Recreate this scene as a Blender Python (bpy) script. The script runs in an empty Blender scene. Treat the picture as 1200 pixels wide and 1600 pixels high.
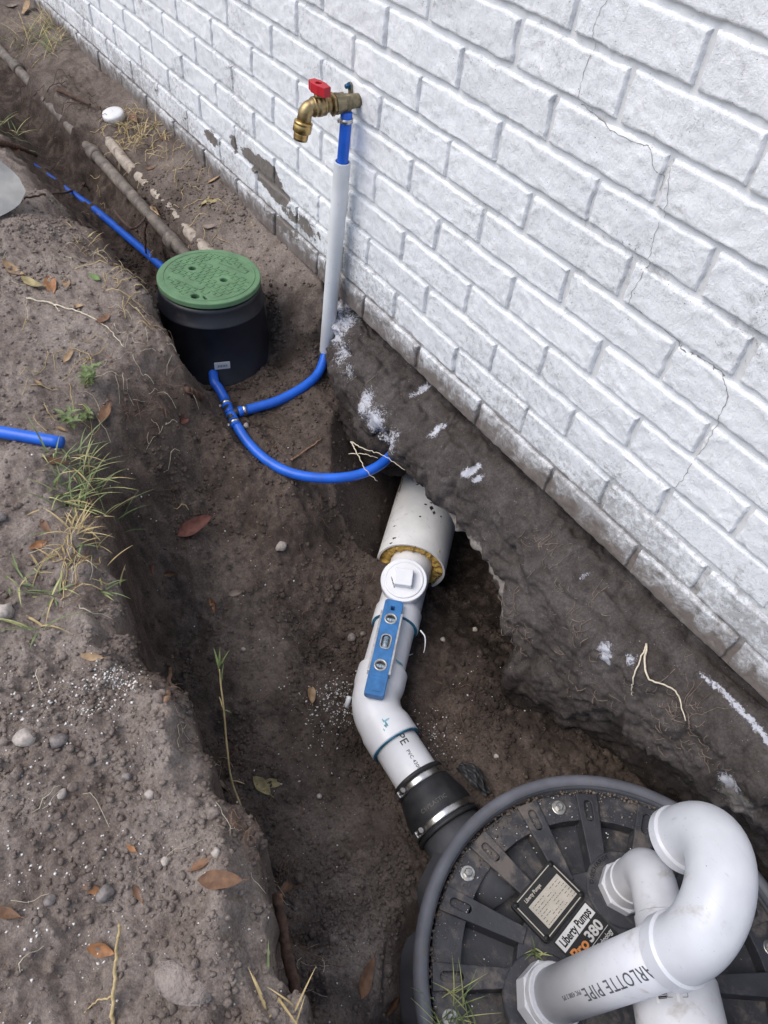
import bpy, bmesh, math, random
import numpy as np
from mathutils import Vector, Matrix

# ------------------------------------------------------------------ camera, sky, sun, exposure
scene = bpy.context.scene
C = scene.collection
cam_data = bpy.data.cameras.new('camera')
cam = bpy.data.objects.new('camera', cam_data); C.objects.link(cam)
cam_data.sensor_fit = 'VERTICAL'; cam_data.sensor_height = 36.0; cam_data.lens = 26.0679
cam_data.clip_start = 0.02; cam_data.clip_end = 200.0
cam.matrix_world = Matrix([[0.558267, -0.649607, 0.516089, 0.749553], [0.825402, 0.371918, -0.424722, -0.827034], [0.08396, 0.66309, 0.743816, 0.959216]] + [[0, 0, 0, 1]])
scene.camera = cam

SUN_EL, SUN_AZ = math.radians(54), math.radians(198)      # azimuth measured clockwise from +Y
world = bpy.data.worlds.new('World'); scene.world = world; world.use_nodes = True
wn = world.node_tree.nodes; wl = world.node_tree.links
wn.clear()
wo = wn.new('ShaderNodeOutputWorld'); wb = wn.new('ShaderNodeBackground'); ws = wn.new('ShaderNodeTexSky')
ws.sky_type = 'NISHITA'; ws.sun_disc = False; ws.sun_elevation = SUN_EL; ws.sun_rotation = SUN_AZ
ws.air_density = 1.0; ws.dust_density = 1.9; ws.ozone_density = 1.0
wb.inputs['Strength'].default_value = 0.125
wl.new(ws.outputs[0], wb.inputs[0]); wl.new(wb.outputs[0], wo.inputs[0])
sun_data = bpy.data.lights.new('sun', 'SUN'); sun_data.energy = 1.35; sun_data.angle = math.radians(50)
sun_data.color = (1.0, 0.95, 0.875)
sun = bpy.data.objects.new('sun', sun_data); C.objects.link(sun)
sd = Vector((math.sin(SUN_AZ) * math.cos(SUN_EL), math.cos(SUN_AZ) * math.cos(SUN_EL), math.sin(SUN_EL)))
sun.rotation_euler = (-sd).to_track_quat('-Z', 'Y').to_euler(); sun.location = (0, -3, 5)
scene.view_settings.view_transform = 'Standard'; scene.view_settings.look = 'None'
scene.view_settings.gamma = 1.0; scene.view_settings.use_curve_mapping = False
scene.view_settings.exposure = 0.62

# ------------------------------------------------------------------ noise and terrain height (numpy only)
#TERRAIN-BEGIN
def _hash(ix, iy, iz, seed):
    h = (ix * 374761393 + iy * 668265263 + iz * 1440662683 + seed * 974634777) & 0xffffffff
    h = ((h ^ (h >> 13)) * 1274126177) & 0xffffffff
    h = ((h ^ (h >> 15)) * 2246822519) & 0xffffffff
    return ((h ^ (h >> 16)) & 0xffffff) / float(0xffffff)

def vnoise2(x, y, seed=0):
    ix = np.floor(x).astype(np.int64); iy = np.floor(y).astype(np.int64)
    fx = x - ix; fy = y - iy
    u = fx * fx * fx * (fx * (fx * 6 - 15) + 10); v = fy * fy * fy * (fy * (fy * 6 - 15) + 10)
    a = _hash(ix, iy, 0, seed); b = _hash(ix + 1, iy, 0, seed); c = _hash(ix, iy + 1, 0, seed); d = _hash(ix + 1, iy + 1, 0, seed)
    return (a + (b - a) * u) * (1 - v) + (c + (d - c) * u) * v - 0.5

def vnoise3(x, y, z, seed=0):
    ix = np.floor(x).astype(np.int64); iy = np.floor(y).astype(np.int64); iz = np.floor(z).astype(np.int64)
    fx = x - ix; fy = y - iy; fz = z - iz
    u = fx * fx * (3 - 2 * fx); v = fy * fy * (3 - 2 * fy); w = fz * fz * (3 - 2 * fz)
    r = 0
    for dz in (0, 1):
        a = _hash(ix, iy, iz + dz, seed); b = _hash(ix + 1, iy, iz + dz, seed)
        c = _hash(ix, iy + 1, iz + dz, seed); d = _hash(ix + 1, iy + 1, iz + dz, seed)
        r = r + ((a + (b - a) * u) * (1 - v) + (c + (d - c) * u) * v) * (w if dz else 1 - w)
    return r - 0.5

def rot2(x, y, a):
    c, s = math.cos(a), math.sin(a)
    return c * x - s * y, s * x + c * y

def worley2(x, y, seed=0):
    ix = np.floor(x).astype(np.int64); iy = np.floor(y).astype(np.int64)
    best = np.full(np.shape(x), 9.0)
    for dx in (-1, 0, 1):
        for dy in (-1, 0, 1):
            px = ix + dx + _hash(ix + dx, iy + dy, 1, seed); py = iy + dy + _hash(ix + dx, iy + dy, 2, seed)
            best = np.minimum(best, (px - x) ** 2 + (py - y) ** 2)
    return np.sqrt(best)

def sstep(a, b, x):
    t = np.clip((x - a) / (b - a), 0, 1)
    return t * t * (3 - 2 * t)

CTRL = np.array([
 # left bank, top
 (0.4742,-1.0268,0.0000), (0.5462,-0.9181,0.0000), (0.6171,-0.8063,-0.0200), (0.2903,-0.9699,0.0200), (0.3675,-0.8455,0.0150), (0.4152,-0.7614,0.0000), (0.1323,-0.9230,0.0300), (0.1961,-0.8194,0.0300), (0.2196,-0.7527,0.0100),
 (0.2618,-0.7235,-0.0150), (0.4413,-0.7368,-0.0200), (0.5427,-0.7469,-0.0300), (0.6449,-0.7501,-0.0400),
 (-0.0179,-0.8812,0.0300), (0.0281,-0.7974,0.0250), (0.0549,-0.7592,0.0050), (-0.2008,-0.8303,0.0300), (-0.1669,-0.7532,0.0200), (-0.1210,-0.7215,0.0000), (-0.3865,-0.7843,0.0100), (-0.3557,-0.7177,0.0050), (-0.2623,-0.6949,-0.0050),
 (-0.5796,-0.7219,0.0400), (-0.5395,-0.6166,0.0300), (-0.4729,-0.5658,-0.0050), (-0.8017,-0.6572,0.0500), (-0.6866,-0.4984,0.0400), (-0.5916,-0.4359,0.0150), (-0.9615,-0.6099,0.0600), (-0.9501,-0.4753,0.0500), (-0.7783,-0.4087,0.0350),
 (-0.6672,-0.3899,0.0200), (-0.5734,-0.4033,0.0000), (-1.1774,-0.4505,0.0350), (-1.4296,-0.4502,0.0200), (-1.6527,-0.4347,0.0000), (-0.9954,-0.4054,0.0250),
 # face of the bank between the top and the trench floor
 (-0.4269,-0.5482,-0.0600), (-0.4788,-0.4577,-0.0500), (-0.4936,-0.3944,-0.0500), (-0.4780,-0.3650,-0.1200), (-0.3921,-0.4893,-0.1100), (-0.4220,-0.4194,-0.1100), (-0.3415,-0.6053,-0.1200), (-0.3816,-0.3993,-0.1600),
 (-0.3488,-0.4671,-0.2350), (-0.3087,-0.3863,-0.2100), (-0.2989,-0.5649,-0.2150), (-0.2660,-0.6365,-0.2400), (-0.2321,-0.6316,-0.2900), (-0.2257,-0.5288,-0.2850), (-0.2605,-0.4391,-0.2900), (-0.3198,-0.3261,-0.2000),
 # trench floor
 (-0.4700,-0.3120,-0.1820), (-0.5756,-0.2938,-0.1900), (-0.4523,-0.2560,-0.1820), (-0.4603,-0.1675,-0.1750), (-0.4764,-0.0707,-0.1650), (-0.3584,-0.2578,-0.2050), (-0.3232,-0.1271,-0.1950), (-0.2389,-0.2919,-0.2250),
 (-0.1978,-0.1183,-0.2250), (-0.1619,-0.2878,-0.3000), (-0.1655,-0.1665,-0.3300), (0.0098,-0.2108,-0.4400), (-0.1264,-0.4035,-0.3450), (-0.1203,-0.5420,-0.3550), (-0.1581,-0.6623,-0.3350), (-0.0187,-0.4634,-0.4050),
 (0.0228,-0.3285,-0.4600), (0.0011,-0.6416,-0.3700), (0.0979,-0.5543,-0.4050), (0.1501,-0.4060,-0.4700), (0.1262,-0.1568,-0.4600), (0.0081,0.0081,-0.4700), (0.1813,-0.0572,-0.4400), (0.2350,-0.1681,-0.4550),
 (0.3249,-0.1050,-0.4300), (0.4387,-0.1188,-0.4200), (0.3380,-0.2459,-0.4600), (0.5610,-0.0231,-0.4200), (0.2151,-0.6152,-0.4000), (0.3453,-0.4675,-0.4750), (0.4003,-0.6508,-0.3750), (0.5042,-0.5760,-0.3850),
 (0.5636,-0.6630,-0.3600), (0.6423,-0.6306,-0.3750), (0.4715,-0.4699,-0.4300), (0.4392,-0.2340,-0.4300), (0.6670,0.0352,-0.4000),
 # hollow under the footing
 (0, .1, -.47), (-.1, .2, -.46), (.15, .1, -.46), (.25, .15, -.44), (-.25, .12, -.40), (0, .45, -.15), (.3, .4, -.15), (-.4, .3, -.1), (.6, .3, -.2),
 (.83, -.31, -.5), (1.15, -.3, -.42), (1.2, 0, -.4), (1.6, -.4, -.2), (2.0, -.4, .0), (2.0, 0, .0),
 # round the valve box and along the narrow trench behind it
 (-.60, -.01, -.03), (-.56, -.05, -.10), (-.57, -.10, -.15), (-.60, -.14, -.175), (-.55, -.2, -.18), (-.69, -.24, -.21), (-.80, -.24, -.17), (-.72, -.12, -.10), (-.8, -.12, -.055),
 (-.66, -.05, -.05), (-.66, -.37, -.08), (-.58, -.38, -.12),
 (-.75, 0, .0), (-.9, 0, .005), (-1.3, 0, .012), (-1.8, 0, .02), (-2.4, 0, .03), (-3.2, 0, .03),
 (-3.2, -.25, -.05), (-2.0, -.36, -.04), (-2.4, -.36, .0), (-2.0, -.5, .05), (-3, -.5, .05), (-1.3, -.6, .06),
 # the yard farther off
 (-1.3, -1.2, .05), (-.3, -1.2, .03), (.6, -1.3, .02), (1.6, -1.3, .0), (-3, -1.2, .05), (-.3, -2.5, .03), (1.5, -2.5, .0), (-4, -2.5, .04), (3, -2, .0), (3, 0, .0), (-5, 0, .03)])
_more = []
for _x in np.arange(-.10, 1.21, .1):                      # lip and hidden foot of the left bank
    _e = float(np.interp(_x, [-.1, .1, .3, .5, .7, 1.2], [-.735, -.765, -.748, -.765, -.80, -.80]))
    _more += [(_x, _e + .018, -.012), (_x, _e + .055, -.355 + .03 * max(0, _x - .9)), (_x, _e - .05, .012)]
for _x in np.arange(-2.7, -.90, .11):                      # rows across the narrow trench
    _f = float(np.interp(_x, [-2.7, -1.8, -1.3, -.9], [-.07, -.15, -.20, -.20])); _c = .03 * math.sin(_x * 7.3)
    _b = 1.0 if -2.25 < _x < -1.70 else 0.0
    _more += [(_x, -.09, -.012), (_x, -.145, -.034 + .02 * _b), (_x, -.176, -.052 + .036 * _b), (_x, -.20, _f * .8 * (1 - _b) - .02 * _b), (_x, -.25 - _c * .3, _f), (_x, -.285 - .05 * (-.9 - _x), _f * .9)]
CTRL = np.concatenate([CTRL, np.array(_more)])
_c2 = 0.02 ** 2
def _rbf_fit():
    d = CTRL[:, None, :2] - CTRL[None, :, :2]
    A = -np.sqrt((d ** 2).sum(2) + _c2)
    n = len(CTRL)
    M = np.zeros((n + 1, n + 1)); M[:n, :n] = A + np.eye(n) * 0.0018; M[:n, n] = 1; M[n, :n] = 1
    return np.linalg.solve(M, np.append(CTRL[:, 2], 0))
_W = _rbf_fit()
BASIN = (0.831, -0.314)
CARVE = [np.array(c) for c in (
 [(-0.5154,-0.0300,-0.1368), (-0.4787,-0.0730,-0.1600), (-0.4578,-0.1258,-0.1680), (-0.4439,-0.1986,-0.1700), (-0.4462,-0.2554,-0.1700), (-0.4552,-0.3184,-0.1700), (-0.4129,-0.3211,-0.1780), (-0.3671,-0.3198,-0.1880), (-0.3096,-0.3078,-0.1960), (-0.2517,-0.2812,-0.1980), (-0.2025,-0.2332,-0.1960), (-0.1702,-0.1720,-0.1920), (-0.1632,-0.1135,-0.1870), (-0.1789,-0.0568,-0.1840)],
 [(-0.4552,-0.3184,-0.1700), (-0.4983,-0.3097,-0.1660), (-0.5331,-0.3081,-0.1580), (-0.5609,-0.3069,-0.1500)],
 [(-0.3052,-0.6969,0.0340), (-0.3486,-0.7454,0.0340), (-0.4137,-0.8126,0.0340)])]
def carve(x, y, h):
    for c in CARVE:
        for a, b in zip(c[:-1], c[1:]):
            m = max(2, int(np.hypot(*(b - a)[:2]) / .008))
            for t in np.linspace(0, 1, m):
                q = a + (b - a) * t; i = np.nonzero((np.abs(x - q[0]) < .035) & (np.abs(y - q[1]) < .035))[0]
                r = np.hypot(x[i] - q[0], y[i] - q[1]); lim = q[2] - .007 + np.clip(r - .010, 0, 1) * .9 
                h[i] = np.minimum(h[i], lim)
    return h

def base_height(x, y):
    x = np.asarray(x, float); y = np.asarray(y, float)
    h = np.full(x.shape, _W[-1])
    for i in range(len(CTRL)):
        h -= _W[i] * np.sqrt((x - CTRL[i, 0]) ** 2 + (y - CTRL[i, 1]) ** 2 + _c2)
    far = sstep(2.2, 3.5, np.hypot(x + .5, y + .6))
    return h * (1 - far) + 0.02 * far

def wetness(x, y, z):
    n = vnoise2(x * 7, y * 7, 31) * .9 + vnoise2(x * 19, y * 19, 32) * .5
    far = sstep(-.75, -1.1, x) * sstep(-.46, -.36, y) * .75
    dry = np.exp(-(((x - .52) / .17) ** 2 + ((y + .60) / .11) ** 2)) * .95 + np.exp(-(((x + .08) / .2) ** 2 + ((y + .50) / .09) ** 2)) * .45      # lighter sandy patches on the floor
    return np.clip((sstep(.0, -.13, z + n * .09) + far * (.8 + n)) * (1 - np.clip(dry * (1 + n * .8), 0, 1)), 0, 1)

def damp_shade_mask(x, y):
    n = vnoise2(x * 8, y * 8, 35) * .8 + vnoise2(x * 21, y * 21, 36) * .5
    d = sstep(-.24, -.08, y + n * .10) * sstep(-.12, .02, x) * (1 - sstep(.40, .62, x)) * 1.0  # hollow under the footing: overhang's shade painted in, over dark moist soil
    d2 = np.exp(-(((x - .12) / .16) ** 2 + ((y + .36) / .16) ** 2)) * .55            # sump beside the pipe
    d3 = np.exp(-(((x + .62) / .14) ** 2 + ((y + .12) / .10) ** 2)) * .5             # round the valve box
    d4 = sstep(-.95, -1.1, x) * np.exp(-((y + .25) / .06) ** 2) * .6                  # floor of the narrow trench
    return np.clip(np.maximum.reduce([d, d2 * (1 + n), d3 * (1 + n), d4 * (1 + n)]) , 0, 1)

def height(x, y):
    x = np.asarray(x, float); y = np.asarray(y, float)
    # warp a little so edges wander
    wx = vnoise2(x * 9, y * 9, 3) * .042 + vnoise2(x * 27, y * 27, 5) * .022 + vnoise2(x * 70, y * 70, 7) * .009
    wy = vnoise2(x * 9, y * 9, 4) * .042 + vnoise2(x * 27, y * 27, 6) * .022 + vnoise2(x * 70, y * 70, 8) * .009
    h = base_height(x + wx, y + wy)
    # crisp lip: the cut face of the left bank is steeper than the smooth interpolation
    t = np.clip((h + .37) / .375, 0, 1); hs = -.37 + .375 * sstep(.26, .66, t) + np.clip(h - .005, 0, 1)
    m = sstep(-.30, -.12, x) * (1 - sstep(.95, 1.15, x)) * (1 - sstep(-.60, -.54, y)) * sstep(-.95, -.88, y) * .9
    h = np.where(h > -.37, h * (1 - m) + hs * m, h)
    a, b = rot2(x, y, .5); c, d = rot2(x, y, 1.1); e, f = rot2(x, y, 2.0)
    rough = .55 + .9 * sstep(-.1, .25, vnoise2(x * 4, y * 4, 9)) 
    h = h + vnoise2(a * 7, b * 7, 11) * .020 + vnoise2(c * 18, d * 18, 12) * .011 * rough + vnoise2(e * 42, f * 42, 13) * .007 * rough
    h = h + vnoise2(a * 95, b * 95, 14) * .0042 * rough + vnoise2(c * 190, d * 190, 15) * .0024 * rough
    # spade-cut facets: noise broken into steps
    f1 = vnoise2(a * 13 + 3, b * 9, 21) + vnoise2(c * 30, d * 30, 22) * .35; st = f1 * 5; st = (np.floor(st) + sstep(.35, .65, st - np.floor(st))) / 5
    h = h + (st - f1 * .4) * .016 * sstep(.02, -.10, h)
    # lumps: rounded cells over part of the ground
    lump = sstep(.0, .25, vnoise2(x * 5.5 + 40, y * 5.5, 16) + .08)
    wx2 = x + vnoise2(x * 60, y * 60, 17) * .01; wy2 = y + vnoise2(x * 60, y * 60, 18) * .01
    w1 = worley2(wx2 * 48, wy2 * 48, 19); w2 = worley2(wx2 * 110, wy2 * 110, 20)
    h = h + lump * (np.clip(.62 - w1, 0, 1) * .0105 + np.clip(.6 - w2, 0, 1) * .0050)
    sh = h.shape; h = carve(x.ravel(), y.ravel(), h.ravel().copy()).reshape(sh)
    # room round the wide sleeve under the footing
    ux, uy = -.6797, .7335; tx = (x - .078) * ux + (y + .200) * uy; ds = np.abs(-(x - .078) * uy + (y + .200) * ux)
    k = sstep(.06, .16, tx); lim = -.455 + np.clip(ds - .085, 0, 1) * 1.6 + (1 - k) * .5
    h = np.where((tx > .05) & (tx < .75), np.minimum(h, lim), h)
    r = np.hypot(x - BASIN[0], y - BASIN[1])
    h = np.where(r < .36, np.minimum(h, -.40 - .06 * sstep(.36, .30, r)), h)
    return h
#TERRAIN-END

# ------------------------------------------------------------------ helpers
rnd = random.Random(7)
ROOT = {}
def lin(r, g, b):
    f = lambda c: (c / 255 / 12.92) if c / 255 <= .04045 else ((c / 255 + .055) / 1.055) ** 2.4
    return (f(r), f(g), f(b), 1)
def thing(name, label, cat, loc=(0, 0, 0), group=None):
    o = bpy.data.objects.new(name, None); C.objects.link(o); o.location = loc
    o.empty_display_size = .05
    o['label'] = label; o['category'] = cat
    if group: o['group'] = group
    ROOT[o.name] = Vector(loc)
    return o
def tag(o, label, cat, group=None):
    o['label'] = label; o['category'] = cat
    if group: o['group'] = group
    return o
def mk(name, V, F, mat, parent=None, smooth=True, loc=None, kind=None):
    """mesh object from world-space vertices; origin at its thing's base"""
    if parent is not None: base = ROOT[parent.name]
    elif loc is not None: base = Vector(loc)
    else: base = Vector((0, 0, 0))
    V = np.asarray(V, float).reshape(-1, 3) - np.array(base)
    me = bpy.data.meshes.new(name); me.from_pydata(V.tolist(), [], [tuple(int(i) for i in f) for f in F])
    me.materials.append(mat)
    me.polygons.foreach_set('use_smooth', [smooth] * len(me.polygons)); me.update()
    o = bpy.data.objects.new(name, me); C.objects.link(o)
    if parent is not None: o.parent = parent
    else: o.location = base
    ROOT[o.name] = base
    if kind: o['kind'] = kind
    return o
def sharp(o, ang=35):
    try: o.data.set_sharp_from_angle(angle=math.radians(ang))
    except Exception: pass
    return o
def grid_mesh(name, V, nu, nv, mat, kind=None, parent=None, attrs=None):
    """V: (nu*nv,3) array, quads, fast path"""
    me = bpy.data.meshes.new(name)
    i = np.arange(nu - 1)[:, None] * nv + np.arange(nv - 1)[None, :]
    Q = np.stack([i, i + nv, i + nv + 1, i + 1], -1).reshape(-1, 4)
    me.vertices.add(len(V)); me.vertices.foreach_set('co', np.asarray(V, np.float32).ravel())
    me.loops.add(Q.size); me.loops.foreach_set('vertex_index', Q.ravel().astype(np.int32))
    me.polygons.add(len(Q)); me.polygons.foreach_set('loop_start', (np.arange(len(Q)) * 4).astype(np.int32))
    me.polygons.foreach_set('loop_total', np.full(len(Q), 4, np.int32))
    me.polygons.foreach_set('use_smooth', np.ones(len(Q), bool))
    me.update(calc_edges=True)
    for k, a in (attrs or {}).items():
        at = me.attributes.new(k, 'FLOAT', 'POINT'); at.data.foreach_set('value', np.asarray(a, np.float32).ravel())
    me.materials.append(mat)
    o = bpy.data.objects.new(name, me); C.objects.link(o)
    if kind: o['kind'] = kind
    if parent is not None: o.parent = parent
    ROOT[o.name] = Vector((0, 0, 0))
    return o
def soup_mesh(name, V, Fi, mat, kind=None, attrs=None):
    """triangle soup with shared indices: V (n,3), Fi (m,3)"""
    me = bpy.data.meshes.new(name)
    me.vertices.add(len(V)); me.vertices.foreach_set('co', np.asarray(V, np.float32).ravel())
    me.loops.add(Fi.size); me.loops.foreach_set('vertex_index', Fi.ravel().astype(np.int32))
    me.polygons.add(len(Fi)); me.polygons.foreach_set('loop_start', (np.arange(len(Fi)) * 3).astype(np.int32))
    me.polygons.foreach_set('loop_total', np.full(len(Fi), 3, np.int32))
    me.update(calc_edges=True)
    for k, a in (attrs or {}).items():
        at = me.attributes.new(k, 'FLOAT', 'POINT'); at.data.foreach_set('value', np.asarray(a, np.float32).ravel())
    me.materials.append(mat)
    o = bpy.data.objects.new(name, me); C.objects.link(o)
    if kind: o['kind'] = kind
    return o

def frame_of(d, hint=(0, 0, 1)):
    d = Vector(d).normalized(); h = Vector(hint)
    if abs(d.dot(h)) > .97: h = Vector((1, 0, 0))
    n = (h - d * d.dot(h)).normalized(); return d, n, d.cross(n)
def catmull(pts, n=8):
    P = [Vector(p) for p in pts]; P = [P[0] * 2 - P[1]] + P + [P[-1] * 2 - P[-2]]
    out = []
    for i in range(1, len(P) - 2):
        a, b, c, d = P[i - 1:i + 3]
        for k in range(n):
            t = k / n
            out.append(.5 * ((2 * b) + (c - a) * t + (2 * a - 5 * b + 4 * c - d) * t * t + (3 * b - a - 3 * c + d) * t ** 3))
    out.append(P[-2]); return out
def fillet(pts, rad, n=10):
    P = [Vector(p) for p in pts]; out = [P[0]]
    for i in range(1, len(P) - 1):
        a = (P[i - 1] - P[i]).normalized(); b = (P[i + 1] - P[i]).normalized()
        th = a.angle(b); t = rad / math.tan(th / 2)
        p0, p1 = P[i] + a * t, P[i] + b * t
        cdir = (a + b).normalized(); cen = P[i] + cdir * (rad / math.sin(th / 2))
        v0, v1 = p0 - cen, p1 - cen
        om = v0.angle(v1)
        for k in range(n + 1):
            s = k / n
            out.append(cen + (v0 * math.sin((1 - s) * om) + v1 * math.sin(s * om)) / math.sin(om))
    out.append(P[-1]); return out
def tube(path, rad, n=16, caps=True, hint=(0, 0, 1), squash=None):
    """V,F of a swept tube; rad a number or a list"""
    P = [Vector(p) for p in path]; m = len(P)
    R = rad if isinstance(rad, (list, tuple)) else [rad] * m
    T = []
    for i in range(m):
        a = P[max(i - 1, 0)]; b = P[min(i + 1, m - 1)]
        t = b - a; T.append(t.normalized() if t.length > 1e-9 else T[-1])
    _, N, _ = frame_of(T[0], hint)
    V, F = [], []
    for i in range(m):
        N = (N - T[i] * N.dot(T[i])).normalized(); B = T[i].cross(N)
        for k in range(n):
            a = 2 * math.pi * k / n
            V.append(P[i] + (N * math.cos(a) + B * math.sin(a)) * R[i])
    for i in range(m - 1):
        for k in range(n):
            F.append((i * n + k, i * n + (k + 1) % n, (i + 1) * n + (k + 1) % n, (i + 1) * n + k))
    if caps:
        F.append(tuple(range(n))[::-1]); F.append(tuple((m - 1) * n + k for k in range(n)))
    return V, F
def lathe(origin, axis, prof, n=32, hint=(0, 0, 1), closed=False, rfun=None, a0=0):
    """profile of (radius, along); both ends capped unless closed (ring profile)"""
    O = Vector(origin); D, N, B = frame_of(axis, hint)
    V, F = [], []; m = len(prof)
    for (r, s) in prof:
        for k in range(n):
            a = 2 * math.pi * k / n + a0
            rr = r * rfun(a, s) if rfun else r
            V.append(O + D * s + (N * math.cos(a) + B * math.sin(a)) * rr)
    for i in range(m if closed else m - 1):
        j = (i + 1) % m
        for k in range(n):
            F.append((i * n + k, i * n + (k + 1) % n, j * n + (k + 1) % n, j * n + k))
    if not closed:
        if prof[0][0] > 1e-5: F.append(tuple(range(n))[::-1])
        if prof[-1][0] > 1e-5: F.append(tuple((m - 1) * n + k for k in range(n)))
    return V, F
def join(*parts):
    V, F = [], []
    for v, f in parts:
        o = len(V); V += [Vector(p) for p in v]; F += [tuple(i + o for i in q) for q in f]
    return V, F
def bevel_box(M, sx, sy, sz, bev=.002, seg=2):
    """box with bevelled edges, size sx,sy,sz, placed with matrix M"""
    bm = bmesh.new(); bmesh.ops.create_cube(bm, size=1)
    bmesh.ops.scale(bm, vec=(sx, sy, sz), verts=bm.verts)
    if bev > 0: bmesh.ops.bevel(bm, geom=list(bm.edges), offset=bev, segments=seg, affect='EDGES', profile=.5)
    V = [M @ v.co for v in bm.verts]; bm.verts.index_update(); F = [tuple(v.index for v in f.verts) for f in bm.faces]; bm.free()
    return V, F
def basis(o, x, y, z):
    x, y, z, o = Vector(x), Vector(y), Vector(z), Vector(o)
    return Matrix(((x.x, y.x, z.x, o.x), (x.y, y.y, z.y, o.y), (x.z, y.z, z.z, o.z), (0, 0, 0, 1)))
def plate(outlines, thick, bev=0.0, res=2):
    """flat shape with holes from 2-D outlines, lying on z 0..thick; returns V,F"""
    cu = bpy.data.curves.new('tmp', 'CURVE'); cu.dimensions = '2D'; cu.fill_mode = 'BOTH'
    cu.extrude = max(thick / 2 - bev, 1e-5); cu.bevel_depth = bev; cu.bevel_resolution = res
    if bev: cu.offset = -bev
    for ol in outlines:
        sp = cu.splines.new('POLY'); sp.points.add(len(ol) - 1); sp.use_cyclic_u = True
        for p, q in zip(sp.points, ol): p.co = (q[0], q[1], 0, 1)
    ob = bpy.data.objects.new('tmp', cu)
    me = bpy.data.meshes.new_from_object(ob)
    V = [Vector((v.co.x, v.co.y, v.co.z + thick / 2)) for v in me.vertices]; F = [tuple(p.vertices) for p in me.polygons]
    bpy.data.objects.remove(ob); bpy.data.curves.remove(cu); bpy.data.meshes.remove(me)
    return V, F
def text_shape(body, size, thick=.0004, align='LEFT', spacing=1.0, bold=0.0, xscale=1.0, cut=False):
    cu = bpy.data.curves.new('tmp', 'FONT'); cu.body = body; cu.size = size; cu.extrude = thick / 2
    cu.align_x = align; cu.space_character = spacing; cu.offset = bold; cu.resolution_u = 3
    ob = bpy.data.objects.new('tmp', cu)
    me = bpy.data.meshes.new_from_object(ob)
    if cut:
        bm = bmesh.new(); bm.from_mesh(me); y = -size * .3
        while y < size: bmesh.ops.bisect_plane(bm, geom=bm.verts[:] + bm.edges[:] + bm.faces[:], plane_co=(0, y, 0), plane_no=(0, 1, 0)); y += size * .09
        bm.to_mesh(me); bm.free()
    V = [Vector((v.co.x * xscale, v.co.y, v.co.z + thick / 2)) for v in me.vertices]; F = [tuple(p.vertices) for p in me.polygons]
    bpy.data.objects.remove(ob); bpy.data.curves.remove(cu); bpy.data.meshes.remove(me)
    return V, F
def xf(VF, M): return [M @ Vector(v) for v in VF[0]], VF[1]
def wrap(VF, origin, axis, facing, r):
    """bend flat text round a cylinder: text x runs along axis, text middle faces `facing`"""
    D = Vector(axis).normalized(); n = Vector(facing); n = (n - D * D.dot(n)).normalized(); up = n.cross(D)
    O = Vector(origin); out = []
    for v in VF[0]:
        a = v.y / r; out.append(O + D * v.x + (n * math.cos(a) + up * math.sin(a)) * (r + v.z + .0002))
    return out, VF[1]
def circle(r, n=24, cx=0, cy=0, a0=0): return [(cx + r * math.cos(a0 + 2 * math.pi * k / n), cy + r * math.sin(a0 + 2 * math.pi * k / n)) for k in range(n)]
def slot(cx, cy, l, w, n=8):
    """stadium outline along x"""
    pts = []
    for k in range(n + 1): a = -math.pi / 2 + math.pi * k / n; pts.append((cx + (l - w) / 2 + w / 2 * math.cos(a), cy + w / 2 * math.sin(a)))
    for k in range(n + 1): a = math.pi / 2 + math.pi * k / n; pts.append((cx - (l - w) / 2 + w / 2 * math.cos(a), cy + w / 2 * math.sin(a)))
    return pts
def rrect(w, h, r, n=4, cx=0, cy=0):
    pts = []
    for (sx, sy, a) in ((1, -1, -90), (1, 1, 0), (-1, 1, 90), (-1, -1, 180)):
        for k in range(n + 1):
            t = math.radians(a + 90 * k / n); pts.append((cx + sx * (w / 2 - r) + r * math.cos(t), cy + sy * (h / 2 - r) + r * math.sin(t)))
    return pts

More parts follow.
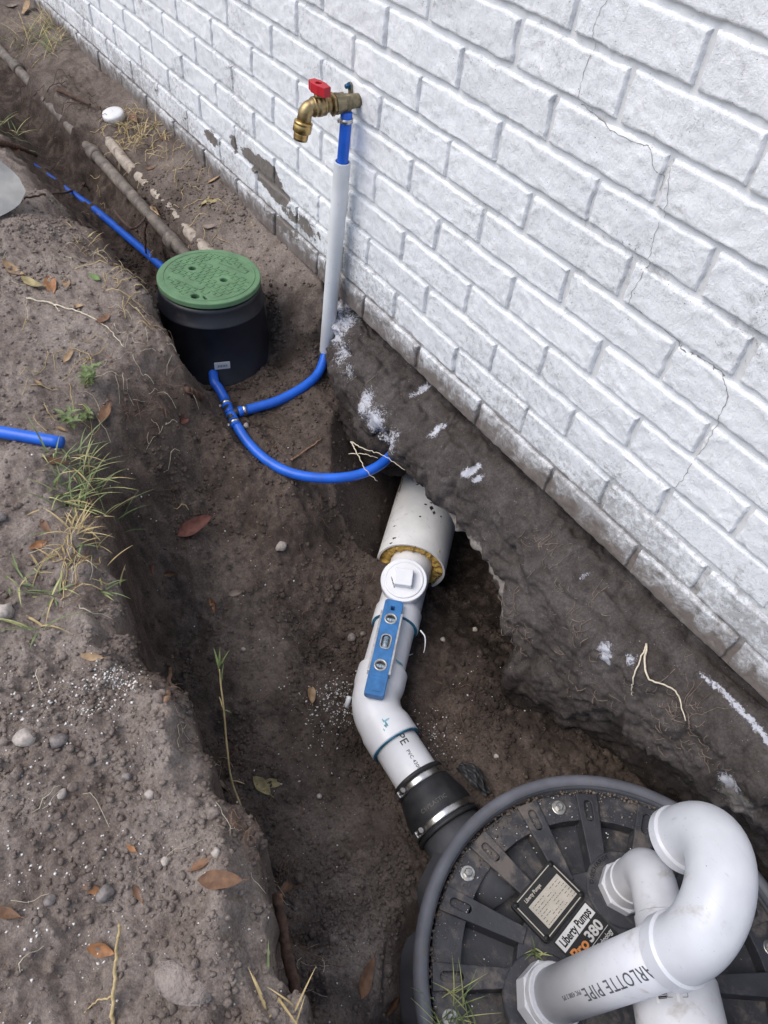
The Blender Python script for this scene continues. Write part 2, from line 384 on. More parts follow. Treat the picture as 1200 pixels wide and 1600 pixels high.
# ------------------------------------------------------------------ materials
def new_mat(name):
    m = bpy.data.materials.new(name); m.use_nodes = True
    nt = m.node_tree; b = nt.nodes['Principled BSDF']
    return m, nt, b
class NT:
    def __init__(s, nt): s.nt = nt
    def n(s, t, **kw):
        nd = s.nt.nodes.new(t)
        for k, v in kw.items():
            if k.startswith('i_'):
                key = k[2:]; key = int(key) if key.isdigit() else key.replace('_', ' ')
                nd.inputs[key].default_value = v
            else: setattr(nd, k, v)
        return nd
    def l(s, a, b): s.nt.links.new(a, b)
    def val(s, sock, x):
        if hasattr(x, 'is_linked') or hasattr(x, 'links'): s.l(x, sock)
        else: sock.default_value = x
    def noise(s, vec, scale, detail=4, rough=.55, dist=0, out=0):
        nd = s.n('ShaderNodeTexNoise'); nd.inputs['Scale'].default_value = scale; nd.inputs['Detail'].default_value = detail
        nd.inputs['Roughness'].default_value = rough; nd.inputs['Distortion'].default_value = dist
        if vec is not None: s.l(vec, nd.inputs['Vector'])
        return nd.outputs[out]
    def ramp(s, x, lo, hi, a=0., b=1.):
        nd = s.n('ShaderNodeMapRange'); nd.interpolation_type = 'SMOOTHSTEP'
        for i, v in enumerate((x, lo, hi, a, b)): s.val(nd.inputs[i], v)
        return nd.outputs[0]
    def math(s, op, a, b=0., clamp=False):
        nd = s.n('ShaderNodeMath'); nd.operation = op; nd.use_clamp = clamp
        s.val(nd.inputs[0], a); s.val(nd.inputs[1], b); return nd.outputs[0]
    def mix(s, fac, a, b, mode='MIX'):
        nd = s.n('ShaderNodeMix'); nd.data_type = 'RGBA'; nd.blend_type = mode
        s.val(nd.inputs['Factor'], fac); s.val(nd.inputs[6], a); s.val(nd.inputs[7], b); return nd.outputs[2]
    def bump(s, h, strength=.5, dist=.01, prev=None):
        nd = s.n('ShaderNodeBump'); nd.inputs['Strength'].default_value = strength; nd.inputs['Distance'].default_value = dist
        s.l(h, nd.inputs['Height'])
        if prev is not None: s.l(prev, nd.inputs['Normal'])
        return nd.outputs[0]
    def pos(s): return s.n('ShaderNodeNewGeometry').outputs['Position']
    def attr(s, name):
        a = s.n('ShaderNodeAttribute'); a.attribute_name = name; return a.outputs['Fac']
MAT = {}
DUST = lin(128, 112, 100)
SOILDARK = lin(70, 56, 48)
def pmat(name, col, rough=.5, metal=0., var=.12, vscale=30., dirt=0., dscale=60., dcol=None, speck=0., speckscale=500., speckcol=(.03, .025, .02, 1), bump=0., bscale=300., spec=.5, trans=0., sss=0., rvar=.1, bdist=.002, scratch=0.):
    m, nt, b = new_mat(name); N = NT(nt); p = N.pos()
    col = tuple(col)[:3] + (1,)
    n1 = N.noise(p, vscale, 5)
    dark = tuple(c * (1 - var * 1.6) for c in col[:3]) + (1,); light = tuple(min(1, c * (1 + var)) for c in col[:3]) + (1,)
    c = N.mix(N.ramp(n1, .3, .7), dark, light)
    r = N.math('ADD', rough - rvar / 2, N.math('MULTIPLY', N.noise(p, vscale * 2.3, 4), rvar))
    if dirt > 0:
        d = N.noise(p, dscale, 7, .68, .3); d2 = N.noise(p, dscale * .23, 3)
        f = N.ramp(N.math('ADD', N.math('MULTIPLY', d, .65), N.math('MULTIPLY', d2, .35)), .66 - .3 * dirt, .74 - .2 * dirt, 0, min(1., .55 + dirt * .5))
        c = N.mix(f, c, dcol or DUST); r = N.math('ADD', r, N.math('MULTIPLY', f, .3), True)
    if speck > 0:
        f = N.math('MULTIPLY', N.ramp(N.noise(p, speckscale, 3, .7), .73 - speck * .08, .77 - speck * .08), N.ramp(N.noise(p, speckscale * .11, 3), .42, .62, .0, .8))
        c = N.mix(f, c, speckcol)
    if scratch > 0:
        mp = N.n('ShaderNodeMapping'); mp.inputs['Scale'].default_value = (40, 300, 120); mp.inputs['Rotation'].default_value = (.4, .9, .7); N.l(p, mp.inputs[0])
        f = N.ramp(N.noise(mp.outputs[0], 1.0, 3), .66, .72, 0, scratch)
        c = N.mix(f, c, tuple(v * .45 for v in col[:3]) + (1,))
    N.l(c, b.inputs['Base Color']); N.l(r, b.inputs['Roughness'])
    b.inputs['Metallic'].default_value = metal; b.inputs['Specular IOR Level'].default_value = spec
    if trans: b.inputs['Transmission Weight'].default_value = trans
    if sss: b.inputs['Subsurface Weight'].default_value = sss; b.inputs['Subsurface Radius'].default_value = (.004, .003, .002)
    if bump: N.l(N.bump(N.noise(p, bscale, 4), bump, bdist), b.inputs['Normal'])
    MAT[name] = m
    return m

def soil_mat(name, dry, dry2, wet, wet2, use_attr=True, paint=False):
    m, nt, b = new_mat(name); N = NT(nt); p = N.pos()
    n_big = N.noise(p, 6, 5, .6); n_mid = N.noise(p, 28, 6, .65, .4); n_fine = N.noise(p, 240, 5, .7); n_grain = N.noise(p, 900, 3, .7)
    t = N.ramp(N.math('ADD', N.math('MULTIPLY', n_big, .5), N.math('MULTIPLY', n_mid, .5)), .36, .64)
    cd = N.mix(t, dry, dry2); cw = N.mix(t, wet, wet2)
    w = N.attr('wet') if use_attr else None
    c = N.mix(w, cd, cw) if use_attr else cd
    c = N.mix(N.math('MULTIPLY', N.attr('damp_shade'), N.ramp(n_mid, .30, .60, .45, 1.)), c, lin(40, 33, 29))  # near-black for moist soil and for the shade painted into the hollow
    # crumbly fine value changes and small dark holes
    c = N.mix(N.ramp(n_fine, .30, .70, .0, .85), N.mix(.5, c, (.012, .009, .007, 1)), c)
    g = N.ramp(n_grain, .60, .72, 0, .55); c = N.mix(g, c, N.mix(.35, c, lin(205, 192, 180)))
    sp = N.ramp(N.noise(p, 420, 1, .4), .775, .79); c = N.mix(N.math('MULTIPLY', sp, .7), c, lin(214, 205, 196))
    if paint:
        pa = N.attr('paint'); f = N.ramp(N.math('ADD', pa, N.math('MULTIPLY', N.math('SUBTRACT', N.noise(p, 190, 7, .8, .6), .5), 1.9)), .44, .70)
        c = N.mix(f, c, lin(206, 207, 214))
        co = N.attr('concrete'); f2 = N.ramp(N.math('ADD', co, N.math('MULTIPLY', N.math('SUBTRACT', N.noise(p, 70, 6, .7), .5), .8)), .42, .62, 0, .9)
        c = N.mix(f2, c, N.mix(n_fine, lin(120, 112, 104), lin(172, 166, 160)))
    N.l(c, b.inputs['Base Color'])
    b.inputs['Roughness'].default_value = .95; b.inputs['Specular IOR Level'].default_value = .15
    h = N.math('ADD', N.math('MULTIPLY', N.noise(p, 150, 6, .7), .6), N.math('MULTIPLY', N.noise(p, 520, 4, .7), .4))
    N.l(N.bump(h, .9, .006), b.inputs['Normal'])
    MAT[name] = m
    return m

soil_mat('soil', lin(175, 162, 152), lin(138, 124, 115), lin(124, 110, 101), lin(84, 73, 66))
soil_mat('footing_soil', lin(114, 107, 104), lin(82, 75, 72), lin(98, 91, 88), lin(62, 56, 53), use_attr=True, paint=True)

# ------------------------------------------------------------------ ground
def geo(a, b, s0, s1):
    out = [a]; s = s0
    while out[-1] < b: out.append(out[-1] + s); s = min(s * 1.18, s1)
    return out
xs = np.unique(np.round(np.concatenate([[-v for v in geo(3.0, 14, .03, 1.2)], np.arange(-3.0, -1.6, .009), np.arange(-1.6, -.65, .005), np.arange(-.65, .75, .003), np.arange(.75, 1.3, .005), geo(1.3, 12, .012, 1.2)]), 5))
ys = np.unique(np.round(np.concatenate([[-v for v in geo(1.1, 12, .008, 1.2)], np.arange(-1.1, .0, .003), np.arange(0, .36, .006), geo(.36, 1.4, .012, .2)]), 5))
GX, GY = np.meshgrid(xs, ys, indexing='ij')
GZ = height(GX.ravel(), GY.ravel()).reshape(GX.shape)
# keep the ground below the base of the house away from the trench
inside = sstep(.40, .75, GY); GZ = GZ * (1 - inside) + np.minimum(GZ, -.06) * inside
BZ = base_height(GX.ravel(), GY.ravel())
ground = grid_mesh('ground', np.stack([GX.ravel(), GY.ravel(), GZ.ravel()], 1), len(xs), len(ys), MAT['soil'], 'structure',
                   attrs={'wet': wetness(GX.ravel(), GY.ravel(), BZ), 'damp_shade': damp_shade_mask(GX.ravel(), GY.ravel())})
ground['label'] = 'dug soil of the yard with an open trench along the wall'
def gz(x, y):
    i = min(max(int(np.searchsorted(xs, x)) - 1, 0), len(xs) - 2); j = min(max(int(np.searchsorted(ys, y)) - 1, 0), len(ys) - 2)
    u = (x - xs[i]) / (xs[i + 1] - xs[i]); v = (y - ys[j]) / (ys[j + 1] - ys[j])
    return float((GZ[i, j] * (1 - u) + GZ[i + 1, j] * u) * (1 - v) + (GZ[i, j + 1] * (1 - u) + GZ[i + 1, j + 1] * u) * v)
def gn(x, y, e=.012):
    return Vector((gz(x - e, y) - gz(x + e, y), gz(x, y - e) - gz(x, y + e), 2 * e)).normalized()

# ------------------------------------------------------------------ soil-caked footing under the wall
ST = [
 (-.64, [(.03, -.03), (.012, -.05), (.010, -.08), (.010, -.12), (.015, -.17), (.03, -.26)]),
 (-.56, [(.03, -.01), (.000, -.025), (-.010, -.06), (-.012, -.10), (-.008, -.16), (.02, -.26)]),
 (-.48, [(.03, .000), (-.020, -.030), (-.035, -.07), (-.048, -.12), (-.052, -.17), (-.04, -.28)]),
 (-.35, [(.03, .006), (-.030, -.030), (-.058, -.08), (-.078, -.13), (-.082, -.18), (-.06, -.30)]),
 (-.22, [(.03, .008), (-.040, -.040), (-.088, -.10), (-.108, -.15), (-.100, -.20), (-.03, -.30)]),
 (-.12, [(.03, .010), (-.040, -.040), (-.085, -.09), (-.100, -.135), (-.050, -.18), (.20, -.25)]),
 (.00, [(.03, .010), (-.035, -.040), (-.066, -.10), (-.076, -.147), (-.030, -.175), (.32, -.23)]),
 (.12, [(.03, .008), (-.035, -.050), (-.060, -.12), (-.072, -.162), (-.030, -.19), (.32, -.26)]),
 (.20, [(.03, .006), (-.038, -.050), (-.062, -.13), (-.075, -.19), (-.030, -.24), (.32, -.31)]),
 (.27, [(.03, .006), (-.045, -.050), (-.078, -.14), (-.095, -.23), (-.060, -.31), (.14, -.50)]),
 (.34, [(.03, .006), (-.048, -.050), (-.088, -.14), (-.112, -.25), (-.118, -.37), (-.10, -.52)]),
 (.45, [(.03, .006), (-.050, -.050), (-.085, -.12), (-.100, -.22), (-.085, -.34), (-.04, -.52)]),
 (.57, [(.03, .006), (-.045, -.050), (-.074, -.11), (-.074, -.20), (-.030, -.31), (.02, -.52)]),
 (.70, [(.03, .004), (-.040, -.050), (-.058, -.11), (-.054, -.18), (-.010, -.28), (.03, -.52)]),
 (.85, [(.03, .002), (-.032, -.050), (-.044, -.11), (-.030, -.18), (.018, -.27), (.05, -.52)]),
 (1.1, [(.03, .0), (-.04, -.05), (-.06, -.10), (-.06, -.20), (-.05, -.30), (-.03, -.52)]),
 (1.7, [(.03, .0), (-.04, -.04), (-.06, -.08), (-.06, -.14), (-.05, -.20), (-.03, -.52)])]
nt_ = 130
lx = np.concatenate([np.arange(-.64, .95, .0035), np.arange(.95, 1.7, .008)])
sx = np.array([s[0] for s in ST]); PR = np.array([s[1] for s in ST]); PR[:, 0, 0] = .11; PR[:, 0, 1] -= .016; PR[:, 1, 1] -= .008            # stations x 6 x 2
def prof_at(P6):                                                              # smooth curve through the six points
    pts = catmull([(p[0], p[1], 0) for p in P6], 12); A = np.array([(p.x, p.y) for p in pts])
    L = np.concatenate([[0], np.cumsum(np.hypot(*np.diff(A, axis=0).T))]); s = np.linspace(0, L[-1], nt_)
    return np.stack([np.interp(s, L, A[:, 0]), np.interp(s, L, A[:, 1])], 1)
curves = np.array([prof_at(p) for p in PR])
ss = np.interp(lx, sx, np.arange(len(sx)))
i0 = np.clip(np.floor(ss).astype(int), 0, len(sx) - 2); fr = ss - i0; fr = fr * fr * (3 - 2 * fr)
LP = curves[i0] * (1 - fr)[:, None, None] + curves[i0 + 1] * fr[:, None, None]   # nx x nt x 2
LV = np.concatenate([np.repeat(lx[:, None, None], nt_, 1), LP], 2)
du = np.gradient(LV, axis=0); dv = np.gradient(LV, axis=1); nrm = np.cross(dv, du); nrm /= np.linalg.norm(nrm, axis=2, keepdims=True) + 1e-9
if nrm[200, 40, 1] > 0: nrm = -nrm
q = LV.reshape(-1, 3)
d = vnoise3(q[:, 0] * 10, q[:, 1] * 10, q[:, 2] * 10, 51) * .022 + vnoise3(q[:, 0] * 26, q[:, 1] * 26, q[:, 2] * 26, 52) * .014
d += vnoise3(q[:, 0] * 62, q[:, 1] * 62, q[:, 2] * 62, 53) * .007 + vnoise3(q[:, 0] * 140, q[:, 1] * 140, q[:, 2] * 140, 54) * .005
d += vnoise3(q[:, 0] * 230, q[:, 1] * 230, q[:, 2] * 230, 50) * .0030
f1 = vnoise3(q[:, 0] * 12, q[:, 1] * 17, q[:, 2] * 17, 48) + vnoise3(q[:, 0] * 33, q[:, 1] * 33, q[:, 2] * 33, 49) * .4; st = f1 * 6; st = (np.floor(st) + sstep(.38, .62, st - np.floor(st))) / 6
d += (st - f1 * .5) * .034
rid = 1 - 2 * np.abs(vnoise3(q[:, 0] * 15 + 9, q[:, 1] * 22, q[:, 2] * 22, 55)); d -= np.clip(rid - .80, 0, 1) * .035
d += vnoise3(q[:, 0] * 5, q[:, 1] * 40, q[:, 2] * 40, 56) * .010
t3a = []
for p in PR:
    A_ = np.array([(v.x, v.y) for v in catmull([(a[0], a[1], 0) for a in p], 12)]); L_ = np.concatenate([[0], np.cumsum(np.hypot(*np.diff(A_, axis=0).T))]); t3a.append(L_[36] / L_[-1])
tt = np.tile(np.arange(nt_) / (nt_ - 1), len(lx))
lt0 = np.repeat(np.interp(ss, np.arange(len(sx)), t3a), nt_); near = np.exp(-((tt - lt0) / .07) ** 2)
d += near * (vnoise3(q[:, 0] * 34, q[:, 1] * 8, q[:, 2] * 8, 46) * .022 + vnoise3(q[:, 0] * 80, q[:, 1] * 80, q[:, 2] * 80, 47) * .010)
d *= sstep(.0, .10, tt) * .95 + .05
LV = (q + nrm.reshape(-1, 3) * d[:, None])
# overspray of white wall paint, and bare pale concrete along the broken lip
def spot(c, r): return np.exp(-(((LV[:, [0, 2]] - np.array([c[0], c[2]])) ** 2).sum(1)) / (2 * r * r)) * (tt < .6)
paint = np.zeros(len(LV))
for c, r, a in (((-0.5221,0.0148,-0.0300), .035, .70), ((-0.4763,0.0140,-0.0550), .035, .74), ((-0.4251,0.0215,-0.0700), .030, .70), ((-0.3676,0.0169,-0.0850), .022, .55), ((-0.2704,-0.0295,-0.1000), .030, .74), ((-0.2177,-0.0437,-0.1100), .030, .80), ((-0.1519,-0.0412,-0.1150), .026, .66), ((-0.1900,-0.0966,-0.1400), .022, .62),
                ((-0.0822,0.0032,-0.0500), .009, .85), ((0.0427,-0.0047,-0.0550), .008, .95), ((0.0625,-0.0065,-0.0600), .006, .9), ((0.4659,-0.0192,-0.0850), .014, .75), ((0.4759,-0.0385,-0.1000), .010, .85), ((0.5047,-0.0212,-0.0700), .010, .7), ((0.7275,0.0225,-0.1200), .016, .95), ((-0.1941,-0.0046,-0.0400), .009, .8), ((0.3491,-0.0418,-0.0500), .006, .55)):
    paint = np.maximum(paint, spot(c, r) * a)
strip = np.exp(-((LV[:, 1] + .012) / .006) ** 2) * sstep(.55, .62, LV[:, 0]) * .8; paint = np.maximum(paint, strip * (LV[:, 2] > -.06))
t3 = []
for p in PR:
    A_ = np.array([(v.x, v.y) for v in catmull([(a[0], a[1], 0) for a in p], 12)]); L_ = np.concatenate([[0], np.cumsum(np.hypot(*np.diff(A_, axis=0).T))]); t3.append(L_[36] / L_[-1])
lt = np.repeat(np.interp(ss, np.arange(len(sx)), t3), nt_); wob = vnoise3(LV[:, 0] * 22, LV[:, 1] * 6, 0 * LV[:, 2], 58) * .07
lipt = np.exp(-((tt - lt + wob - .015) / .022) ** 2) * sstep(-.12, -.04, LV[:, 0]) * (1 - sstep(.26, .32, LV[:, 0])) * .72
conc = np.maximum(lipt, spot((0.7501,-0.0344,-0.1500), .035) * .7)
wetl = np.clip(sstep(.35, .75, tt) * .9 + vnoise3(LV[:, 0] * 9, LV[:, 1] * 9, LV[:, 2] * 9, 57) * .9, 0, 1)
footing = grid_mesh('footing_bank', LV, len(lx), nt_, MAT['footing_soil'], 'structure', attrs={'paint': paint, 'concrete': conc, 'wet': wetl, 'damp_shade': np.clip(sstep(.5, .9, tt) * .6 + vnoise3(LV[:, 0] * 14, LV[:, 1] * 14, LV[:, 2] * 14, 59) * .9, 0, .8)})  # bank colour darkens towards its underside
from mathutils.bvhtree import BVHTree
ledge_bvh = BVHTree.FromPolygons([Vector(v) for v in LV], [tuple(p.vertices) for p in footing.data.polygons])
def on_bank(p, off=.003):
    h = ledge_bvh.ray_cast(Vector((p[0], -1.0, p[2])), Vector((0, 1, 0)))
    return Vector((p[0], h[0].y - off, p[2])) if h[0] is not None else Vector(p)
footing['label'] = 'soil-caked footing bank below the brick wall, undercut at the pipe'

# ------------------------------------------------------------------ white painted brick wall
def wall_mat(name, mortar=False):
    m, nt, b = new_mat(name); N = NT(nt); p = N.pos()
    sep = N.n('ShaderNodeSeparateXYZ'); N.l(p, sep.inputs[0]); X, Y, Z = sep.outputs
    n1 = N.noise(p, 9, 4); n2 = N.noise(p, 60, 5, .6)
    white = N.mix(N.ramp(n1, .3, .7), lin(230, 232, 235), lin(243, 244, 246))
    white = N.mix(N.ramp(n2, .35, .65, 0, .35), white, lin(210, 212, 215))
    oi = N.n('ShaderNodeObjectInfo'); white = N.mix(N.ramp(oi.outputs['Random'], 0., 1., 0., .32), white, lin(216, 217, 219))
    if mortar: white = N.mix(.6, white, lin(192, 193, 194))
    # grime in thin patches over the paint, more towards the ground and at the far end
    low = N.ramp(Z, .30, -.02)
    gr = N.noise(p, 85, 8, .78, .4); grb = N.noise(p, 5.5, 4, .6)
    g = N.ramp(N.math('ADD', N.math('ADD', N.math('MULTIPLY', gr, .75), N.math('MULTIPLY', grb, .5)), N.math('MULTIPLY', low, .13)), .66, .84, 0, .6)
    c = N.mix(g, white, lin(120, 116, 114))
    # dark pin holes
    ph = N.ramp(N.math('ADD', N.noise(p, 330, 2, .5), N.math('MULTIPLY', N.math('SUBTRACT', grb, .5), .25)), .73, .76); c = N.mix(ph, c, lin(70, 66, 64))
    # mud and bare brick on the lowest course
    zz = N.math('SUBTRACT', Z, N.ramp(X, -.25, -.75, 0, .008))
    mud = N.ramp(N.math('ADD', zz, N.math('MULTIPLY', N.math('SUBTRACT', N.noise(p, 30, 8, .74, .5), .5), .16)), .105 if mortar else .078, .030 if mortar else .016, 0, .96)
    c = N.mix(mud, c, N.mix(n2, lin(86, 76, 70), lin(132, 122, 115)))
    # peeled paint near the far tap side
    pk = None
    for (cx, cz, rx, rz, a) in PEEL:
        e = N.math('ADD', N.math('POWER', N.math('DIVIDE', N.math('SUBTRACT', X, cx), rx), 2.), N.math('POWER', N.math('DIVIDE', N.math('SUBTRACT', Z, cz), rz), 2.))
        f = N.math('MULTIPLY', N.ramp(e, 1.6, .0), a)
        pk = f if pk is None else N.math('MAXIMUM', pk, f)
    pm = N.ramp(N.math('ADD', pk, N.math('MULTIPLY', N.math('SUBTRACT', N.noise(p, 42, 7, .72, .5), .5), 1.5)), .62, .66)
    c = N.mix(pm, c, N.mix(n2, lin(98, 92, 88), lin(134, 127, 121)))
    N.l(c, b.inputs['Base Color']); b.inputs['Roughness'].default_value = .62; b.inputs['Specular IOR Level'].default_value = .35
    h = N.math('ADD', N.math('MULTIPLY', N.noise(p, 230, 5, .66), .6), N.math('MULTIPLY', N.noise(p, 700, 3, .65), .4))
    # brushed wrinkles
    mp = N.n('ShaderNodeMapping'); mp.inputs['Rotation'].default_value = (0, .6, 0); mp.inputs['Scale'].default_value = (120, 120, 40); N.l(p, mp.inputs[0])
    h = N.math('ADD', h, N.math('MULTIPLY', N.ramp(N.noise(mp.outputs[0], 1., 5, .6, 1.2), .44, .60), .22))
    h = N.math('SUBTRACT', h, N.math('MULTIPLY', pm, .35))
    N.l(N.bump(h, .25 if mortar else .6, .0035), b.inputs['Normal'])
    MAT[name] = m
PEEL = []
for (a, rx, rz, w) in (((-0.8624,0.0000,0.1454), .10, .042, 1.1), ((-0.8091,0.0000,0.1246), .07, .03, 1.05), ((-1.1680,0.0000,0.1156), .06, .022, .9), ((-0.9278,0.0000,0.1528), .07, .025, 1.0), ((-0.6631,0.0000,0.1052), .09, .03, .72), ((-0.7381,0.0000,0.1014), .07, .022, .75), ((-1.0317,0.0000,0.1511), .03, .03, .85), ((-1.3351,0.0000,0.0960), .05, .02, .6), ((-0.5470,0.0000,0.0606), .07, .03, .6), ((-1.5099,0.0000,0.1039), .12, .02, .5), ((-0.7866,0.0000,0.0547), .12, .02, .75)):
    PEEL.append((a[0], a[2], rx, rz, w))
wall_mat('wall_paint'); wall_mat('mortar_paint', True)

MX, MZ = .2032, .0677
OFF = {0: -.045, 1: 0, 2: -.03, 3: .012, 4: -.005, 5: .02, 6: -.02, 7: .02, 8: -.015, 9: .02, 10: -.02, 11: .01, 12: -.01}
BW, BH = .1940, .0585
def brick_shape(seed, flat=False, nx=46, nz=18):
    us = np.linspace(-1, 1, nx); vs = np.linspace(-1, 1, nz)
    us = .5 * us + .5 * np.sin(us * np.pi / 2); vs = .15 * vs + .85 * np.sin(vs * np.pi / 2)
    us = np.sign(us) * (1 - (1 - np.abs(us)) ** 1.35)
    U, Vv = np.meshgrid(us, vs, indexing='ij')
    x = U * BW / 2; z = Vv * BH / 2
    s = seed * 17.3
    ed = np.minimum(BW / 2 - np.abs(x), BH / 2 - np.abs(z))
    e = 1 - sstep(0, .0020, ed)
    amp = .15 if flat else 1.0
    y = -amp * (vnoise2(x * 26 + s, z * 30 + s, 60) * .0010 + vnoise2(x * 62 + s, z * 70, 61) * .0013 + vnoise2(x * 150 + s, z * 150, 62) * .0016)
    rg = 1 - 2 * np.abs(vnoise2(x * 30 + z * 26 + s, z * 44 - x * 18, 63)); y -= amp * np.clip(rg - .70, 0, 1) * .0045
    y = y + e ** 1.5 * .0036
    # wavy arrises
    x = x + U * sstep(.85, 1, np.abs(U)) * (vnoise2(z * 60 + s, s + 0 * z, 64) * .003 + vnoise2(z * 200 + s, s + 0 * z, 65) * .0020)
    z = z + Vv * sstep(.75, 1, np.abs(Vv)) * (vnoise2(x * 32 + s, s + 0 * x + 5, 66) * .0032 + vnoise2(x * 120 + s, s + 0 * x, 67) * .0022)
    Vt = np.stack([x, y, z], -1).reshape(-1, 3).tolist(); F = []
    for i in range(nx - 1):
        for j in range(nz - 1):
            a = i * nz + j; F.append((a, a + nz, a + nz + 1, a + 1))
    rim = [i * nz for i in range(nx)] + [(nx - 1) * nz + j for j in range(1, nz)] + [i * nz + nz - 1 for i in range(nx - 2, -1, -1)] + [j for j in range(nz - 2, 0, -1)]
    k0 = len(Vt)
    for r in rim: Vt.append([Vt[r][0] * 1.002, .016, Vt[r][2] * 1.004])
    for k in range(len(rim)):
        k2 = (k + 1) % len(rim); F.append((rim[k2], rim[k], k0 + k, k0 + k2))
    me = bpy.data.meshes.new('brick'); me.from_pydata(Vt, [], F); me.materials.append(MAT['wall_paint'])
    me.polygons.foreach_set('use_smooth', [True] * len(me.polygons)); me.update()
    return me
wall = thing('brick_wall', 'white painted brick house wall with cracked and peeling paint', 'wall', (0, 0, 0))
variants = [brick_shape(k + 1) for k in range(14)]; flat_brick = brick_shape(99, True)
from mathutils.bvhtree import BVHTree
far = []; nb = 0; bvV, bvF = [], []
for k in range(0, 38):
    z = (k + .5) * MZ
    off = OFF.get(k, 0) + (.5 if k % 2 else 0)
    for n in range(-26, 14):
        x0 = (n + off) * MX + rnd.uniform(-.0022, .0022); xc = x0 + MX / 2
        xmin = float(np.interp(z, [0, .1, .5, .687, .778, .9], [-2.75, -2.48, -.88, -.12, .245, .9])) - .30
        xmax = .70 - .55 * z + .26
        if z < .90 and xmin < xc < xmax:
            flat = (k == 2 and n == 2)
            o = bpy.data.objects.new('brick', flat_brick if flat else variants[rnd.randrange(14)]); C.objects.link(o); o.parent = wall
            o.location = (xc, rnd.uniform(-.0012, .0010) + (.002 if flat else 0), z + rnd.uniform(-.0009, .0009))
            o.rotation_euler = (rnd.uniform(-.008, .008), rnd.uniform(-.004, .004), rnd.uniform(-.004, .004))
            o.scale = (rnd.choice((-1, 1)) * rnd.uniform(.988, 1.004), 1, rnd.uniform(.985, 1.01))
            nb += 1
            if -.45 < xc < .8:
                M = Matrix.LocRotScale(o.location, o.rotation_euler, o.scale); b0 = len(bvV)
                bvV += [M @ v.co for v in o.data.vertices]; bvF += [tuple(i + b0 for i in p.vertices) for p in o.data.polygons]
        elif -5.2 < xc < 2.8: far.append((xc, z))
fv, ff = [], []
for (xc, z) in far:
    b0 = len(fv); w, h = BW / 2, BH / 2
    fv += [(xc - w, .014, z - h), (xc + w, .014, z - h), (xc + w, .014, z + h), (xc - w, .014, z + h)]
    fv += [(xc - w + .003, 0, z - h + .003), (xc + w - .003, 0, z - h + .003), (xc + w - .003, 0, z + h - .003), (xc - w + .003, 0, z + h - .003)]
    ff += [(b0 + 4, b0 + 5, b0 + 6, b0 + 7)] + [(b0 + i, b0 + (i + 1) % 4, b0 + 4 + (i + 1) % 4, b0 + 4 + i) for i in range(4)]
mk('far_bricks', fv, ff, MAT['wall_paint'], wall, smooth=False, kind='stuff')
# mortar bed: a finely wavy sheet, with the body of the house behind it
mu = np.arange(-5.2, 2.9, .012); mv = np.arange(.001, 1.05, .012)
A, B = np.meshgrid(mu, mv, indexing='ij')
my = .0062 + vnoise2(A * 40, B * 40, 70) * .002 + vnoise2(A * 110, B * 110, 71) * .0012
mort = grid_mesh('mortar', np.stack([A.ravel(), my.ravel(), B.ravel()], 1), len(mu), len(mv), MAT['mortar_paint'], parent=wall)
mk('wall_core', *bevel_box(Matrix.Translation((-1.15, .7, 1.272)), 8.1, 1.37, 2.54, 0), MAT['mortar_paint'], wall, smooth=False)
bvh = BVHTree.FromPolygons(bvV, bvF)
pmat('crack', lin(136, 132, 130), .9, var=.2)
def crack(pts, w):
    P = catmull([Vector((a[0], 0, a[2])) for a in pts], 7)
    P = [Vector((p.x + rnd.uniform(-.0012, .0012), 0, p.z + rnd.uniform(-.0012, .0012))) for p in P]
    V, F = [], []
    for i, p in enumerate(P):
        t = (P[min(i + 1, len(P) - 1)] - P[max(i - 1, 0)]).normalized(); s = Vector((t.z, 0, -t.x)) * (w * rnd.uniform(.3, .85) / 2)
        for sg in (-1, 1):
            qq = p + s * sg; hit = bvh.ray_cast(Vector((qq.x, -.1, qq.z)), Vector((0, 1, 0)))
            yy = hit[0].y if hit[0] is not None and hit[0].y < .0062 else .0062
            V.append((qq.x, yy - .0007, qq.z))
    for i in range(len(P) - 1): F.append((2 * i, 2 * i + 2, 2 * i + 3, 2 * i + 1))
    mk('crack', V, F, MAT['crack'], wall)
crack([(0.0404,0.0000,0.7272), (0.0323,0.0000,0.6997), (0.0372,0.0000,0.6774), (0.0335,0.0000,0.6412), (0.0364,0.0000,0.6130)], .0011)
crack([(0.0375,0.0000,0.6103), (0.0820,0.0000,0.6038), (0.1112,0.0000,0.6003), (0.1554,0.0000,0.6029), (0.1706,0.0000,0.6025), (0.1829,0.0000,0.5856), (0.1986,0.0000,0.5794), (0.1994,0.0000,0.5621)], .0013)
crack([(0.2027,0.0000,0.6029), (0.2130,0.0000,0.5799), (0.2211,0.0000,0.5503), (0.2181,0.0000,0.5183), (0.2222,0.0000,0.4910), (0.2235,0.0000,0.4638), (0.2192,0.0000,0.4324), (0.2197,0.0000,0.4126)], .0010)
crack([(0.2197,0.0000,0.4126), (0.2534,0.0000,0.4099), (0.3016,0.0000,0.4059), (0.3214,0.0000,0.4021), (0.3490,0.0000,0.4038), (0.3804,0.0000,0.4045), (0.3998,0.0000,0.3954), (0.4079,0.0000,0.3823), (0.4104,0.0000,0.3560), (0.4117,0.0000,0.3414)], .0015)
crack([(0.4117,0.0000,0.3414), (0.4133,-0.0000,0.3007), (0.4077,-0.0000,0.2739), (0.4086,0.0000,0.2375), (0.4030,0.0000,0.2096)], .0011)

